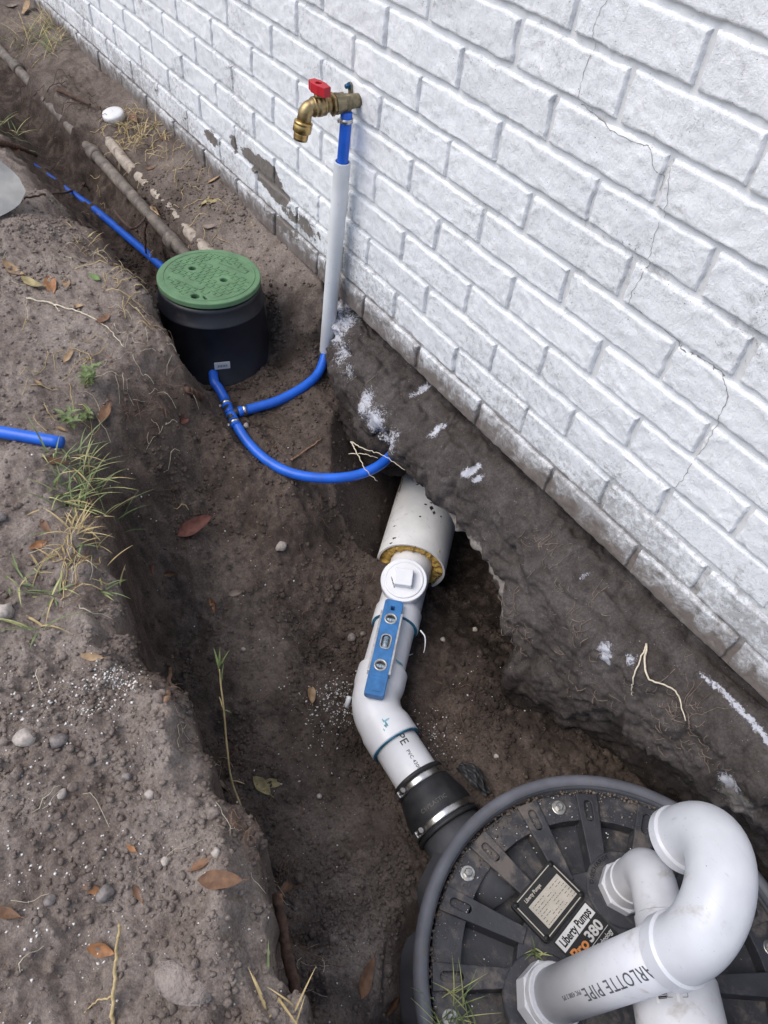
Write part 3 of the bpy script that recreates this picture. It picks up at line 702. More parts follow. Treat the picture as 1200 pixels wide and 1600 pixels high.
# ------------------------------------------------------------------ materials of the fittings
pmat('pvc', lin(230, 231, 234), .34, var=.04, vscale=14, dirt=.20, dscale=45, dcol=lin(172, 160, 148), speck=.35, speckscale=420, bump=.05, bscale=200)
pmat('pvc_old', lin(224, 223, 221), .45, var=.06, vscale=18, dirt=.26, dscale=38, dcol=lin(160, 150, 140), speck=.5, speckscale=160, bump=.10, scratch=.5)
pmat('pvc_riser', lin(224, 225, 226), .45, var=.05, vscale=14, dirt=.16, dscale=60, dcol=lin(158, 150, 142), speck=.3, scratch=.35)
pmat('pvc_vent', lin(203, 204, 208), .34, var=.06, vscale=12, dirt=.36, dscale=22, dcol=lin(164, 157, 150), speck=.45, speckscale=300, bump=.05, bscale=200, scratch=.25)
pmat('primer_blue', lin(38, 104, 132), .45, var=.35, vscale=60)
pmat('primer_smear', lin(120, 178, 190), .5, var=.25, vscale=120)
pmat('pex_blue', lin(36, 104, 216), .38, var=.10, vscale=22, dirt=.22, dscale=90, dcol=lin(96, 86, 84), speck=.1)
pmat('pex_blue_dusty', lin(30, 88, 190), .4, var=.08, vscale=30, dirt=.30, dscale=80, dcol=lin(90, 80, 74))
pmat('black_poly', lin(30, 31, 38), .48, var=.25, vscale=18, dirt=.26, dscale=26, dcol=lin(66, 62, 62), bump=.08, bscale=400)
pmat('green_lid', lin(96, 130, 94), .6, var=.12, vscale=25, dirt=.28, dscale=70, dcol=lin(120, 122, 104), bump=.08, bscale=500)
pmat('rubber', lin(40, 40, 42), .55, var=.25, vscale=40, dirt=.25, dscale=50, dcol=lin(84, 76, 70), bump=.06)
pmat('steel', (.58, .57, .55, 1), .30, metal=1., var=.12, vscale=40, rvar=.25)
pmat('zinc', (.50, .49, .46, 1), .42, metal=1., var=.25, vscale=120, dirt=.2, dscale=160, dcol=lin(120, 108, 98))
pmat('brass', (.36, .27, .14, 1), .46, metal=1., var=.22, vscale=60, rvar=.2, bump=.05, bscale=600)
pmat('brass_bright', (.52, .36, .15, 1), .36, metal=1., var=.15, vscale=60)
pmat('brass_dull', (.27, .23, .15, 1), .5, metal=.85, var=.2, vscale=80)
pmat('red_handle', lin(178, 24, 40), .42, var=.08)
pmat('blue_screw', lin(36, 84, 116), .4, metal=.3, var=.2, vscale=200)
pmat('galvanised', lin(108, 99, 90), .65, var=.3, vscale=35, dirt=.4, dscale=50, dcol=lin(150, 138, 124), bump=.3, bscale=160)
pmat('flaky_white', lin(168, 156, 142), .75, var=.15, vscale=60, dirt=.62, dscale=42, dcol=lin(104, 90, 80), bump=.5, bscale=120, bdist=.004)
pmat('pump_grey', lin(102, 104, 111), .58, var=.14, vscale=16, dirt=.28, dscale=60, dcol=lin(112, 100, 92), speck=.3, speckcol=lin(190, 184, 178), speckscale=330, bump=.08, bscale=350)
pmat('pump_body', lin(74, 75, 79), .6, var=.2, vscale=16, dirt=.32, dscale=26, dcol=lin(96, 82, 72), bump=.1, bscale=250)
pmat('pump_lid', lin(56, 57, 62), .5, var=.2, vscale=22, dirt=.58, dscale=26, dcol=lin(112, 104, 98), speck=.55, speckcol=lin(186, 180, 172), speckscale=300, bump=.3, bscale=420)
pmat('lid_print', lin(20, 20, 22), .6, var=.2)
pmat('print_dark', lin(58, 58, 64), .6, var=.15, vscale=200)
pmat('sticker_black', lin(34, 33, 34), .5, var=.15, vscale=60, dirt=.12, dscale=120)
pmat('sticker_white', lin(214, 214, 214), .5, var=.05, dirt=.10, dscale=120)
pmat('print_white', lin(205, 204, 202), .55, var=.08, vscale=200)
pmat('print_orange', lin(214, 140, 78), .55, var=.08, vscale=200)
pmat('plate_pale', lin(186, 180, 168), .6, var=.08, vscale=60, dirt=.30, dscale=120, dcol=lin(98, 88, 80))
pmat('foam', lin(206, 168, 88), .8, var=.2, vscale=110, bump=.4, bscale=300)
pmat('level_blue', lin(62, 120, 178), .42, var=.12, vscale=60, dirt=.16, dscale=130, dcol=lin(112, 128, 146), scratch=.4)
pmat('level_rail', (.63, .62, .60, 1), .42, metal=.7, var=.15, vscale=90, dirt=.3, dscale=150, dcol=lin(168, 160, 150))
pmat('vial', lin(188, 208, 222), .12, var=.15, vscale=160, trans=.35)
pmat('vial_dark', lin(58, 78, 104), .2, var=.2)
pmat('shovel_steel', lin(140, 140, 138), .5, metal=.3, var=.12, vscale=20, dirt=.3, dscale=160, dcol=lin(128, 118, 108), bump=.1)
pmat('ash_wood', lin(168, 130, 88), .6, var=.2, vscale=40)

def dirf(a, b): return (Vector(b) - Vector(a)).normalized()
CAMP = cam.matrix_world.translation.copy()

# ------------------------------------------------------------------ blue water pipes, riser sleeve
PR_ = .0111
p_top = Vector((-0.4723,-0.0300,0.4139)); p_slv = Vector((-0.4793,-0.0300,0.3339)); p_bot = Vector((-0.5154,-0.0300,-0.1368))
riser_path = [p_top + Vector((0, 0, .012)), p_top, p_slv, p_bot] + [Vector(v) for v in ((-0.4787,-0.0730,-0.1600), (-0.4578,-0.1258,-0.1680), (-0.4439,-0.1986,-0.1700), (-0.4462,-0.2554,-0.1700), (-0.4510,-0.3014,-0.1700))]
path = [p_top + Vector((0, 0, .012))] + [p_top.lerp(p_bot, k / 12) for k in range(0, 13)] + catmull([p_bot] + riser_path[4:], 8)[1:]
o = mk('water_pipe', *tube(path, PR_, 18), MAT['pex_blue'], loc=p_bot); tag(o, 'blue water pipe rising through the white sleeve up to the brass tap', 'pipe')
sd_ = dirf(p_bot, p_slv); L = (p_slv - p_bot).length
o = mk('pipe_sleeve', *lathe(p_bot, sd_, [(.0142, 0), (.0163, .001), (.0167, .003), (.0167, L - .003), (.0163, L - .0006), (.0136, L), (.0132, L - .05), (.0132, .05)], 26, closed=True), MAT['pvc_riser'], loc=p_bot)
tag(sharp(o), 'upright white plastic sleeve around the blue pipe against the wall', 'pipe')
tee_c = Vector((-0.4552,-0.3184,-0.1700))
p2 = catmull([tee_c + Vector(v) for v in ((0, 0, 0),)] + [Vector(v) for v in ((-0.4129,-0.3211,-0.1780), (-0.3671,-0.3198,-0.1880), (-0.3096,-0.3078,-0.1960), (-0.2517,-0.2812,-0.1980), (-0.2025,-0.2332,-0.1960), (-0.1702,-0.1720,-0.1920), (-0.1632,-0.1135,-0.1870), (-0.1789,-0.0568,-0.1840))] + [Vector((-.20, .0, -.19)), Vector((-.25, .1, -.20))], 8)
o = mk('water_pipe', *tube(p2, PR_, 18), MAT['pex_blue'], loc=p2[20]); tag(o, 'blue water pipe looping from the black tee to under the wall', 'pipe')
p3 = catmull([tee_c] + [Vector(v) for v in ((-0.4983,-0.3097,-0.1660), (-0.5331,-0.3081,-0.1580), (-0.5609,-0.3069,-0.1500))] + [Vector((-.66, -.26, -.14))], 8)
o = mk('water_pipe', *tube(p3, PR_, 18), MAT['pex_blue_dusty'], loc=p3[4]); tag(o, 'short blue pipe from under the valve box to the black tee', 'pipe')
p4 = catmull([Vector(v) for v in ((-1.8742,-0.3574,-0.1500), (-1.7669,-0.3291,-0.1600), (-1.6306,-0.2908,-0.1700), (-1.4874,-0.2542,-0.1780), (-1.2836,-0.2328,-0.1700), (-1.0654,-0.2243,-0.1450), (-0.9923,-0.2164,-0.1500))], 8)
o = mk('water_pipe', *tube(p4, PR_, 16), MAT['pex_blue_dusty'], loc=p4[10]); tag(o, 'blue pipe lying in the narrow trench behind the green lid', 'pipe')
e0, e1 = Vector((-0.3052,-0.6969,0.0340)), Vector((-0.4137,-0.8126,0.0340)); e2 = e0 + (e1 - e0) * 2.2
pp = catmull([e0, e1, e2], 10)
V3, F3 = tube(pp, PR_, 20)
o = mk('water_pipe', V3, F3, MAT['pex_blue'], loc=e0); tag(o, 'cut end of a blue pipe lying on the left bank by the grass', 'pipe')
# tee with crimp rings
tee = thing('pipe_tee', 'small black tee joining three blue pipes with crimp rings', 'pipe fitting', tee_c)
ax1 = dirf(p2[5], p3[5]); ax2 = dirf(tee_c, path[-6])
mk('body', *join(lathe(tee_c - ax1 * .020, ax1, [(.0095, 0), (.0105, .001), (.0105, .039), (.0095, .040)], 16), lathe(tee_c, ax2, [(.0095, 0), (.0105, .021), (.0098, .022)], 16)), MAT['rubber'], tee)
def crimp(parent, c, ax, r=PR_):
    mk('crimp_ring', *lathe(Vector(c) - Vector(ax) * .004, ax, [(r - .001, 0), (r + .0016, .0004), (r + .0016, .0076), (r - .001, .008)], 20, closed=True), MAT['steel'], parent)
    _, n, b = frame_of(ax); mk('ring_ear', *bevel_box(basis(Vector(c) + (n * -.2 + b * -.95).normalized() * (r + .003), ax, n, Vector(ax).cross(n)), .007, .006, .005, .001), MAT['steel'], parent, smooth=False)
for c, a in ((tee_c + ax1 * .030, ax1), (tee_c - ax1 * .030, ax1), (tee_c + ax2 * .032, ax2)): crimp(tee, c, a)
mk('end_pipe', *join(*[tube([tee_c + a * .021, tee_c + a * .040], PR_ + .0003, 16) for a in (ax1, -ax1, ax2)]), MAT['pex_blue'], tee)

# ------------------------------------------------------------------ brass tap
fb = Vector((-0.4793,-0.0270,0.4399)); a = Vector((-.10, -.99, -.02)).normalized(); upv = Vector((0, 0, 1))
tap = thing('brass_tap', 'brass garden tap with a red handle above the blue riser pipe', 'tap', (fb.x, 0, fb.z))
mk('wall_elbow', *join(lathe((fb.x, .002, fb.z), a, [(.012, 0), (.0125, .012), (.0135, .030)], 20), lathe(fb - upv * .030, upv, [(.0085, 0), (.0085, .012), (.0125, .022), (.0135, .032), (.010, .042)], 18)), MAT['brass_dull'], tap)
ears = [Vector((-0.5062,-0.0040,0.4564)), Vector((-0.4802,-0.0040,0.4388))]; mid_ = Vector((-0.4993,-0.0040,0.4301))
def capsule(p, q_, w):
    u_ = (q_ - p); l_ = u_.length; u_.normalize(); return xf(plate([slot(l_ / 2, 0, l_ + w, w)], .0035, .0005), basis(Vector((p.x, -.0005, p.z)), u_, Vector((0, -1, 0)).cross(u_), (0, -1, 0)))
mk('ear_plate', *join(capsule(ears[0], mid_, .013), capsule(mid_ + Vector((0, -.0005, 0)), ears[1], .0125)), MAT['brass_dull'], tap, smooth=False)
for c_ in ears:
    s = mk('screw', *lathe((c_.x, -.004, c_.z), (0, -1, 0), [(.0068, 0), (.0068, .0018), (.0048, .002), (.0048, .0075), (.0035, .009)], 6), MAT['blue_screw'], tap, smooth=False)
crimp(tap, p_top + Vector((0, 0, -.002)), Vector((0, 0, 1)), PR_)
k_ = lambda aa, s: 1 + .03 * (1 if math.cos(aa * 10) > 0 else -1)
mk('coupling_nut', *lathe(fb + a * .004, a, [(.0135, 0), (.0175, .002), (.0175, .015), (.0182, .016), (.0182, .020), (.016, .021)], 40, rfun=k_), MAT['brass_dull'], tap, smooth=False)
mk('hex_nut', *lathe(fb + a * .025, a, [(.0155, 0), (.0200, .0012), (.0200, .0055), (.0155, .0065)], 6, a0=.3), MAT['brass'], tap, smooth=False)
mk('valve_body', *lathe(fb + a * .030, a, [(.0135, 0), (.0130, .006), (.0130, .012), (.0170, .014), (.0170, .018), (.0160, .019), (.0178, .021), (.0178, .029), (.0160, .031), (.0160, .033), (.0170, .034), (.0170, .037), (.0150, .038)], 26), MAT['brass'], tap)
S0 = fb + a * .066; out_d = (Vector((-.05, -.20, -1))).normalized(); corner = S0 + a * .014
sp_path = fillet([S0 - a * .006, corner, corner + out_d * .036], .013, 10)
mk('spout', *tube(sp_path, [.0150] * 2 + [.0130] * (len(sp_path) - 2), 22), MAT['brass'], tap)
q0 = corner + out_d * .022
mk('backflow_cap', *lathe(q0, out_d, [(.0135, 0), (.0172, .002), (.0172, .005), (.0162, .006), (.0172, .0075), (.0172, .019), (.0145, .021)], 28), MAT['brass_bright'], tap)
thr = [(.0125, .021)] + [(.0138 if i % 2 else .0125, .022 + i * .0012) for i in range(9)] + [(.0130, .034), (.0095, .034), (.0095, .026)]
mk('hose_thread', *lathe(q0, out_d, thr, 26), MAT['brass_bright'], tap)
hc = fb + a * .056 + upv * .014
mk('stem', *lathe(hc, upv, [(.0085, 0), (.0085, .006), (.006, .007), (.006, .020)], 16), MAT['brass'], tap)
hx = Vector((1, .12, 0)).normalized(); hy = upv.cross(hx)
ol = [(-.022, -.006), (-.022, .007), (-.014, .009), (-.009, .0112), (.009, .0112), (.014, .009), (.026, .0065), (.026, -.0075), (.014, -.009), (.009, -.0112), (-.009, -.0112), (-.014, -.0085)]
hd = mk('handle', *xf(plate([ol, circle(.0062, 16)], .017, .0014), basis(hc + upv * .008, hx, hy, upv)), MAT['red_handle'], tap, smooth=False)
mk('handle_screw', *lathe(hc + upv * .012, upv, [(.0056, 0), (.0056, .007), (.004, .009)], 6), MAT['zinc'], hd, smooth=False)

# ------------------------------------------------------------------ round valve box
vb = Vector((-.690, -.240, -.205)); vt = .030
box = thing('valve_box', 'round black valve box with a green lid standing in the trench', 'valve box', vb)
bh = vt - .018 - vb.z
mk('body', *lathe(vb, upv, [(.136, 0), (.138, .004), (.138, .010), (.132, .014), (.1205, bh - .047), (.1225, bh - .045), (.1225, bh - .040), (.1185, bh - .038), (.1165, bh - .008), (.1150, bh), (.108, bh)], 56), MAT['black_poly'], box)
lid_r = .116
lid = mk('lid', *join(xf(plate([circle(lid_r, 64), circle(.0085, 16, -.045, -.020), circle(.0085, 16, .030, .022), circle(.0095, 16, .062, -.062), slot(.080, -.046, .020, .005)], .014, .003), Matrix.Translation((vb.x, vb.y, vt - .014))),
                     lathe((vb.x, vb.y, vt - .0002), upv, [(.100, 0), (.101, .0016), (.103, .0016), (.104, 0)], 56, closed=True)), MAT['green_lid'], box, smooth=False)
bars = []
for i in range(-9, 10):
    for j in range(-9, 10):
        x, y = i * .0105, j * .0105
        if math.hypot(x, y) > .094 or min(math.hypot(x + .045, y + .020), math.hypot(x - .030, y - .022), math.hypot(x - .062, y + .062), math.hypot(x - .08, y + .046)) < .017: continue
        if abs(x * .5 - y + .058) < .012 and abs(x) < .06 or abs(x * .5 - y - .055) < .012 and abs(x) < .06: continue
        an = .46 + (math.pi / 2 if (i + j) % 2 else 0)
        bars.append(bevel_box(Matrix.Translation((vb.x + x, vb.y + y, vt + .0004)) @ Matrix.Rotation(an, 4, 'Z'), .0095, .0022, .0018, 0))
mk('tread', *join(*bars), MAT['green_lid'], lid, smooth=False, kind='stuff')
for cx, cy in ((0, .066), (0, -.052)):
    mk('raised_panel', *xf(plate([rrect(.078, .016, .004)], .0012, .0003), Matrix.Translation((vb.x + cx * .9 - .03 * (1 if cy > 0 else -1) * .3, vb.y + cy, vt + .0001)) @ Matrix.Rotation(.46, 4, 'Z')), MAT['green_lid'], lid, smooth=False)
# paper label low on the front
fdir = (Vector((-0.5561,-0.2840,-0.1200)) - Vector((vb.x, vb.y, -.12))); fdir.z = 0; fdir.normalize(); side = upv.cross(fdir)
lc = Vector((vb.x, vb.y, -.125)) + fdir * .1295
stk = mk('barcode_label', *xf(plate([rrect(.036, .021, .002)], .0006), basis(lc, side, (upv - fdir * -.09).normalized(), fdir)), MAT['sticker_white'], box, smooth=False)
mk('barcode', *join(*[xf(plate([[(-.010 + i * .0022, -.004), (-.010 + i * .0022 + .0006 + .0007 * (i % 3 == 0), -.004), (-.010 + i * .0022 + .0006 + .0007 * (i % 3 == 0), .002), (-.010 + i * .0022, .002)]], .0003), basis(lc + fdir * .0007, side, upv, fdir)) for i in range(10)]), MAT['print_dark'], stk, smooth=False)

# ------------------------------------------------------------------ old pipes and stub in the narrow trench
old = thing('old_pipe', 'grey weathered metal pipe running along the narrow trench', 'pipe', (-1.7, -.195, -.05))
mk('barrel', *tube([(-2.95, -.20, -.072), (-2.2, -.196, -.066), (-1.5, -.195, -.062), (-.785, -.195, -.058)], .0165, 20), MAT['galvanised'], old)
for x in (-2.36, -1.60, -1.02):
    mk('coupling', *lathe((x - .024, -.196, -.063), (1, 0, 0), [(.0165, 0), (.0205, .002), (.0205, .046), (.0165, .048)], 20), MAT['galvanised'], old)
o = mk('old_pipe', *tube(catmull([(-1.95, -.140, -.058), (-1.6, -.142, -.041), (-1.45, -.143, -.050), (-1.2, -.145, -.040), (-1.03, -.147, -.048), (-.80, -.149, -.040)], 10), .0165, 18), MAT['flaky_white'], loc=(-1.3, -.15, -.03))
tag(o, 'old pipe with flaking white coating half buried beside the wall', 'pipe')
cp = Vector((-1.6613,-0.0952,-0.0000)); cp.z = gz(cp.x, cp.y)
stub = thing('pipe_stub', 'white capped pipe stub poking up near the far wall', 'pipe', cp)
tl = Vector((.10, -.22, 1)).normalized()
mk('pipe', *lathe(cp - tl * .03, tl, [(.029, 0), (.029, .045)], 24), MAT['flaky_white'], stub)
mk('cap', *lathe(cp + tl * .008, tl, [(.033, 0), (.033, .014), (.031, .018), (.022, .020), (.0, .0205)], 24), MAT['pvc_old'], stub)

# ------------------------------------------------------------------ drain line
A0 = Vector((.078, -.200, -.406)); dd = Vector((-.6797, .7335, 0)).normalized()
LX = Vector((1, -.037, -.012)).normalized(); corner = Vector((.228, -.3618, -.406))
slv_c0 = A0 + dd * .150; o_s = A0 + dd * .62
RS = .0815
o = mk('sleeve_pipe', *lathe(slv_c0, dd, [(RS - .0055, .0), (RS - .001, -.0005), (RS, .002), (RS, .47), (RS - .0055, .47), (RS - .0055, .2)], 48, closed=True), MAT['pvc_old'], loc=slv_c0)
tag(sharp(o), 'wide white sleeve pipe with black scuffs coming from under the wall', 'pipe')
pmat('scuff', lin(44, 42, 42), .8, var=.3, vscale=200)
def wrap_point(p, o_, ax, r):
    v = Vector(p) - Vector(o_); s_ = v.dot(ax); return s_, (v - ax * s_).normalized()
sl_obj = o
out = []
for (p, w, h) in (((-0.0973,0.0095,-0.3350), .010, .004), ((-0.0844,0.0076,-0.3350), .008, .0035), ((-0.1116,0.0049,-0.3350), .004, .003), ((-0.0707,0.0206,-0.3380), .004, .002), ((-0.0759,-0.1100,-0.3400), .0055, .0045), ((-0.0717,-0.1253,-0.3400), .003, .004), ((-0.1787,0.0299,-0.3300), .0035, .003), ((-0.0866,-0.0283,-0.3350), .004, .0022), ((-0.1146,-0.0886,-0.3420), .002, .004), ((-0.0196,-0.0908,-0.3380), .002, .001), ((-0.1105,0.0193,-0.3350), .003, .003)):
    s_, n_ = wrap_point(p, slv_c0, dd, RS)
    nn = 9; ol = [(w * (1 + .5 * math.sin(3.7 * k + w * 900)) * math.cos(2 * math.pi * k / nn) * .6, h * (1 + .5 * math.cos(2.3 * k + h * 700)) * math.sin(2 * math.pi * k / nn)) for k in range(nn)]
    out.append(wrap(plate([ol], .0003), slv_c0 + dd * s_, dd, n_, RS))
for q_ in out: mk('scuff_mark', *q_, MAT['scuff'], sl_obj, smooth=False)
fm = thing('foam_filling', 'yellow expanded foam filling between the wide sleeve and drain pipe', 'foam', slv_c0 + dd * .03)
_, fn_, fb2 = frame_of(dd); V, F = [], []; NA, NB = 150, 16
for i in range(NA):
    an = 2 * math.pi * i / NA; rad = fn_ * math.cos(an) + fb2 * math.sin(an)
    for j in range(NB):
        ph = 2 * math.pi * j / NB; kx, ky, kz = np.array([math.cos(an) * 7]), np.array([math.sin(an) * 7]), np.array([j * .55])
        g = 1 + 1.1 * float(vnoise3(kx, ky, kz, 5)[0]) + .8 * float(vnoise3(kx * 3, ky * 3, kz * 1.7, 6)[0])
        V.append(slv_c0 + dd * (.016 + .011 * g * math.sin(ph)) + rad * (.0615 + .0125 * g * math.cos(ph)))
for i in range(NA):
    for j in range(NB): F.append((i * NB + j, i * NB + (j + 1) % NB, ((i + 1) % NA) * NB + (j + 1) % NB, ((i + 1) % NA) * NB + j))
mk('foam_ring', V, F, MAT['foam'], fm)
mk('foam_core', *lathe(slv_c0 + dd * .012, dd, [(.046, 0), (.062, .002), (.071, .010), (.071, .10), (.046, .10)], 40, closed=True), MAT['foam'], fm)

dr = thing('drain_pipe', 'white drain pipe with clean-out plug and angled elbow in the trench', 'pipe', (A0.x, A0.y, -.45))
PV, HB = .0445, .0520
mk('pipe', *tube([A0 + dd * .02, A0 - dd * .175], PV, 36, caps=False), MAT['pvc'], dr)
tw = mk('cleanout_tee', *lathe(A0 - dd * .022, dd, [(PV, 0), (HB - .001, -.0003), (HB, .002), (HB, .040), (.0490, .047), (.0480, .052), (.0480, .120), (.0490, .126), (HB - .003, .132), (HB - .003, .22), (PV, .222)], 44), MAT['pvc'], dr)
sharp(tw)
bn = Vector((.16, -.24, .96)).normalized(); bo = A0 + dd * .076
sharp(mk('branch_hub', *lathe(bo, bn, [(.047, .015), (.047, .045), (.0505, .052), (.0505, .0765), (.0490, .078), (.0430, .078), (.0425, .070)], 44), MAT['pvc'], dr))
plug = sharp(mk('plug', *lathe(bo + bn * .072, bn, [(.0428, 0), (.0428, .007), (.0420, .0085), (.0395, .0090), (.0385, .0080), (.0, .0080)], 44), MAT['pvc'], dr))
px_ = (Vector((1, .35, 0)) - bn * bn.dot(Vector((1, .35, 0)))).normalized(); py_ = bn.cross(px_)
rotd = math.radians(28); nx_ = px_ * math.cos(rotd) + py_ * math.sin(rotd); ny_ = bn.cross(nx_)
mk('square_nut', *bevel_box(basis(bo + bn * .088, nx_, ny_, bn), .039, .039, .020, .0022), MAT['pvc'], plug, smooth=False)
mk('printed_mark', *join(*[xf(plate([[(0, 0), (.0016 + (i % 3) * .0006, 0), (.0016 + (i % 3) * .0006, .0022), (0, .0022)]], .0003), basis(bo + bn * .0801 - px_ * (.026 - i * .0022) - py_ * (.012 + i * .0018), (px_ - py_ * .8).normalized(), (py_ + px_ * .8).normalized(), bn)) for i in range(9)]), MAT['print_dark'], plug, smooth=False)
ep = fillet([A0 - dd * .133, corner, corner + LX * .085], .085, 14)
er = [HB] * 2 + [.0495] * (len(ep) - 4) + [HB] * 2
# densify the straight hubs so the step to the body is crisp
pa, pb = A0 - dd * .133, corner + LX * .085
body = ep[1:-1]
full = [pa + dd * -.0005, pa - dd * .002] + [pa - dd * .036] + body + [pb - LX * .036, pb - LX * .002, pb - LX * .0003]
fr_ = [HB - .0015, HB, HB] + [.0488] * len(body) + [HB, HB, HB - .0015]
# order check: hubs must not pass the bend tangents
el = sharp(mk('elbow', *tube(full, fr_, 44, caps=True), MAT['pvc'], dr), 25)
mk('primer_ring', *lathe(pb + LX * .0002, LX, [(PV, 0), (HB - .001, 0), (HB - .0015, .0022), (PV, .0022)], 44, closed=True), MAT['primer_blue'], el)
mk('primer_ring', *lathe(A0 - dd * .0222, -dd, [(PV, 0), (HB - .0015, 0), (HB - .002, .0022), (PV, .0022)], 44, closed=True), MAT['primer_blue'], tw)
def smear(origin, axis, facing, r, pts, parent, mat='primer_smear'):
    out = []
    for (x, y, w, h) in pts:
        n = 9; ol = [(x + w * (1 + .3 * math.sin(3 * k + x * 900)) * math.cos(2 * math.pi * k / n), y + h * (1 + .35 * math.cos(2 * k + y * 700)) * math.sin(2 * math.pi * k / n)) for k in range(n)]
        out.append(wrap(plate([ol], .0002), origin, axis, facing, r))
    mk('primer_smear', *join(*out), MAT[mat], parent, smooth=False)
smear(A0 - dd * .128, dd, CAMP - A0, PV, [(.006, .010, .005, .012), (.004, -.004, .004, .010), (.005, .026, .006, .010), (.004, -.030, .003, .012)], dr)
smear(pb - LX * .03, LX, CAMP - pb, HB, [(.002, .006, .006, .002), (-.003, .010, .002, .006), (.006, .002, .004, .0018), (-.006, .004, .004, .0014), (.010, -.004, .003, .0012)], el)
low_end = corner + LX * .270
mk('lower_pipe', *tube([pb - LX * .03, low_end], PV, 36), MAT['pvc'], dr)
tx = text_shape('PE', .023, spacing=1.05, cut=True)
mk('printed_letters', *wrap((tx[0], tx[1]), pb - LX * .001, LX, (CAMP - pb) + Vector((-.15, .28, .05)), PV), MAT['print_dark'], dr, smooth=False)
tx = text_shape('PVC 4300 2', .0095, spacing=1.1, cut=True)
mk('printed_letters', *wrap((tx[0], tx[1]), pb + LX * .034, LX, (CAMP - pb) + Vector((-.1, .30, .05)), PV), MAT['print_dark'], dr, smooth=False)

# flexible rubber coupling with two steel bands
cx0 = corner + LX * .160
cl = thing('rubber_coupling', 'black rubber coupling with two steel band clamps at the pump inlet', 'pipe coupling', cx0 + Vector((0, 0, -.06)))
mk('rubber_sleeve', *lathe(cx0, LX, [(PV + .0004, 0), (PV + .006, .0005), (PV + .008, .003), (PV + .008, .007), (PV + .0055, .008), (PV + .0055, .024), (PV + .008, .026), (PV + .010, .034), (.0585, .050), (.0625, .062), (.0635, .080), (.0615, .083), (.0615, .101), (.0640, .103), (.0640, .108), (.058, .109)], 48), MAT['rubber'], cl)
for s, r in ((.0165, PV + .0058), (.092, .0620)):
    bd = mk('band_clamp', *lathe(cx0 + LX * (s - .0065), LX, [(r, 0), (r + .0011, .0003), (r + .0014, .003), (r + .0014, .010), (r + .0011, .0127), (r, .013)], 48, closed=True), MAT['steel'], cl)
    fc = Vector((-.15, -.93, -.05)) + Vector((0, 0, .28)); fc = (fc - LX * LX.dot(fc)).normalized(); tg = LX.cross(fc)
    hp = cx0 + LX * s + fc * (r + .005)
    mk('screw_housing', *bevel_box(basis(hp, LX, tg, fc), .013, .020, .009, .002), MAT['steel'], bd, smooth=False)
    mk('clamp_screw', *lathe(hp + tg * -.026, tg, [(.0050, 0), (.0056, .001), (.0056, .006), (.0035, .007), (.0035, .030)], 8), MAT['steel'], bd, smooth=False)
    mk('worm_slots', *join(*[xf(plate([[(-.0045, -.0005), (.0045, -.0005), (.0045, .0005), (-.0045, .0005)]], .0003), basis(cx0 + LX * s + (fc * math.cos(.26 + i * .045) + tg * math.sin(.26 + i * .045)) * (r + .0014), LX, (tg * math.cos(.26 + i * .045) - fc * math.sin(.26 + i * .045)), (fc * math.cos(.26 + i * .045) + tg * math.sin(.26 + i * .045)))) for i in range(13)]), MAT['print_dark'], bd, smooth=False)
tx = text_shape('CI/PLASTIC', .0105, spacing=1.05, align='CENTER')
# lettering runs round the sleeve
out = []
fc = (CAMP - cx0); fc = (fc - LX * LX.dot(fc)).normalized(); up_ = LX.cross(fc)
for v in tx[0]:
    an = -v.x / .0625; out.append(cx0 + LX * (.072 - v.y) + (fc * math.cos(an) + up_ * math.sin(an)) * (.0640 + v.z))
pmat('moulded', lin(104, 100, 97), .7, var=.3, vscale=300)
mk('moulded_letters', out, tx[1], MAT['moulded'], cl, smooth=False)

# ------------------------------------------------------------------ torpedo level lying on the drain pipe
l0, l1 = Vector((0.0687,-0.2063,-0.3400)), Vector((0.2310,-0.3681,-0.3400))
la = dirf(l0, l1); lz = Vector((0, 0, 1)); ly = lz.cross(la); lc = (l0 + l1) / 2; LL = .229
lv = thing('spirit_level', 'blue torpedo spirit level with three vials lying on the white pipe', 'spirit level', (lc.x, lc.y, -.354))
TH = .016; zb = -.354
def lvm(s, w=0, z=0): return basis(Vector((lc.x, lc.y, zb + z)) + la * (s - .5) * LL + ly * w, la, ly, lz)
P0 = lambda s: (s - .5) * LL
mk('body', *xf(plate([rrect(LL, .040, .007), rrect(.010, .008, .001, cx=P0(.095)), circle(.0125, 24, P0(.215)), rrect(.036, .022, .009, cx=P0(.46)), circle(.0125, 24, P0(.705))], TH, .0018), lvm(.5)), MAT['level_blue'], lv, smooth=False)
for w in (-.0214, .0214): mk('rail', *bevel_box(lvm(.46, w, TH * .5), LL * .64, .0046, TH * 1.08, .0008), MAT['level_rail'], lv, smooth=False)
mk('recess_panel', *xf(plate([rrect(.034, .026, .002), rrect(.031, .023, .0015)], .0008), lvm(.885, 0, TH)), MAT['level_blue'], lv, smooth=False)
for s in (.215, .705):
    bz = mk('vial_bezel', *lathe(lvm(s, 0, TH - .006).translation, lz, [(.0124, 0), (.0136, .006), (.0130, .0078), (.0102, .0074), (.0094, 0)], 28, closed=True), MAT['level_rail'], lv)
    mk('vial_backing', *lathe(lvm(s, 0, .002).translation, lz, [(.0124, 0), (.0124, .003)], 24), MAT['plate_pale'], bz)
    mk('vial', *tube([lvm(s, -.0105, .010).translation, lvm(s, .0105, .010).translation], .0042, 14), MAT['vial'], bz)
    mk('vial_lines', *join(*[lathe(lvm(s, w, .010).translation, ly, [(.0043, -.0004), (.0043, .0004)], 14) for w in (-.0025, .0025)]), MAT['vial_dark'], bz)
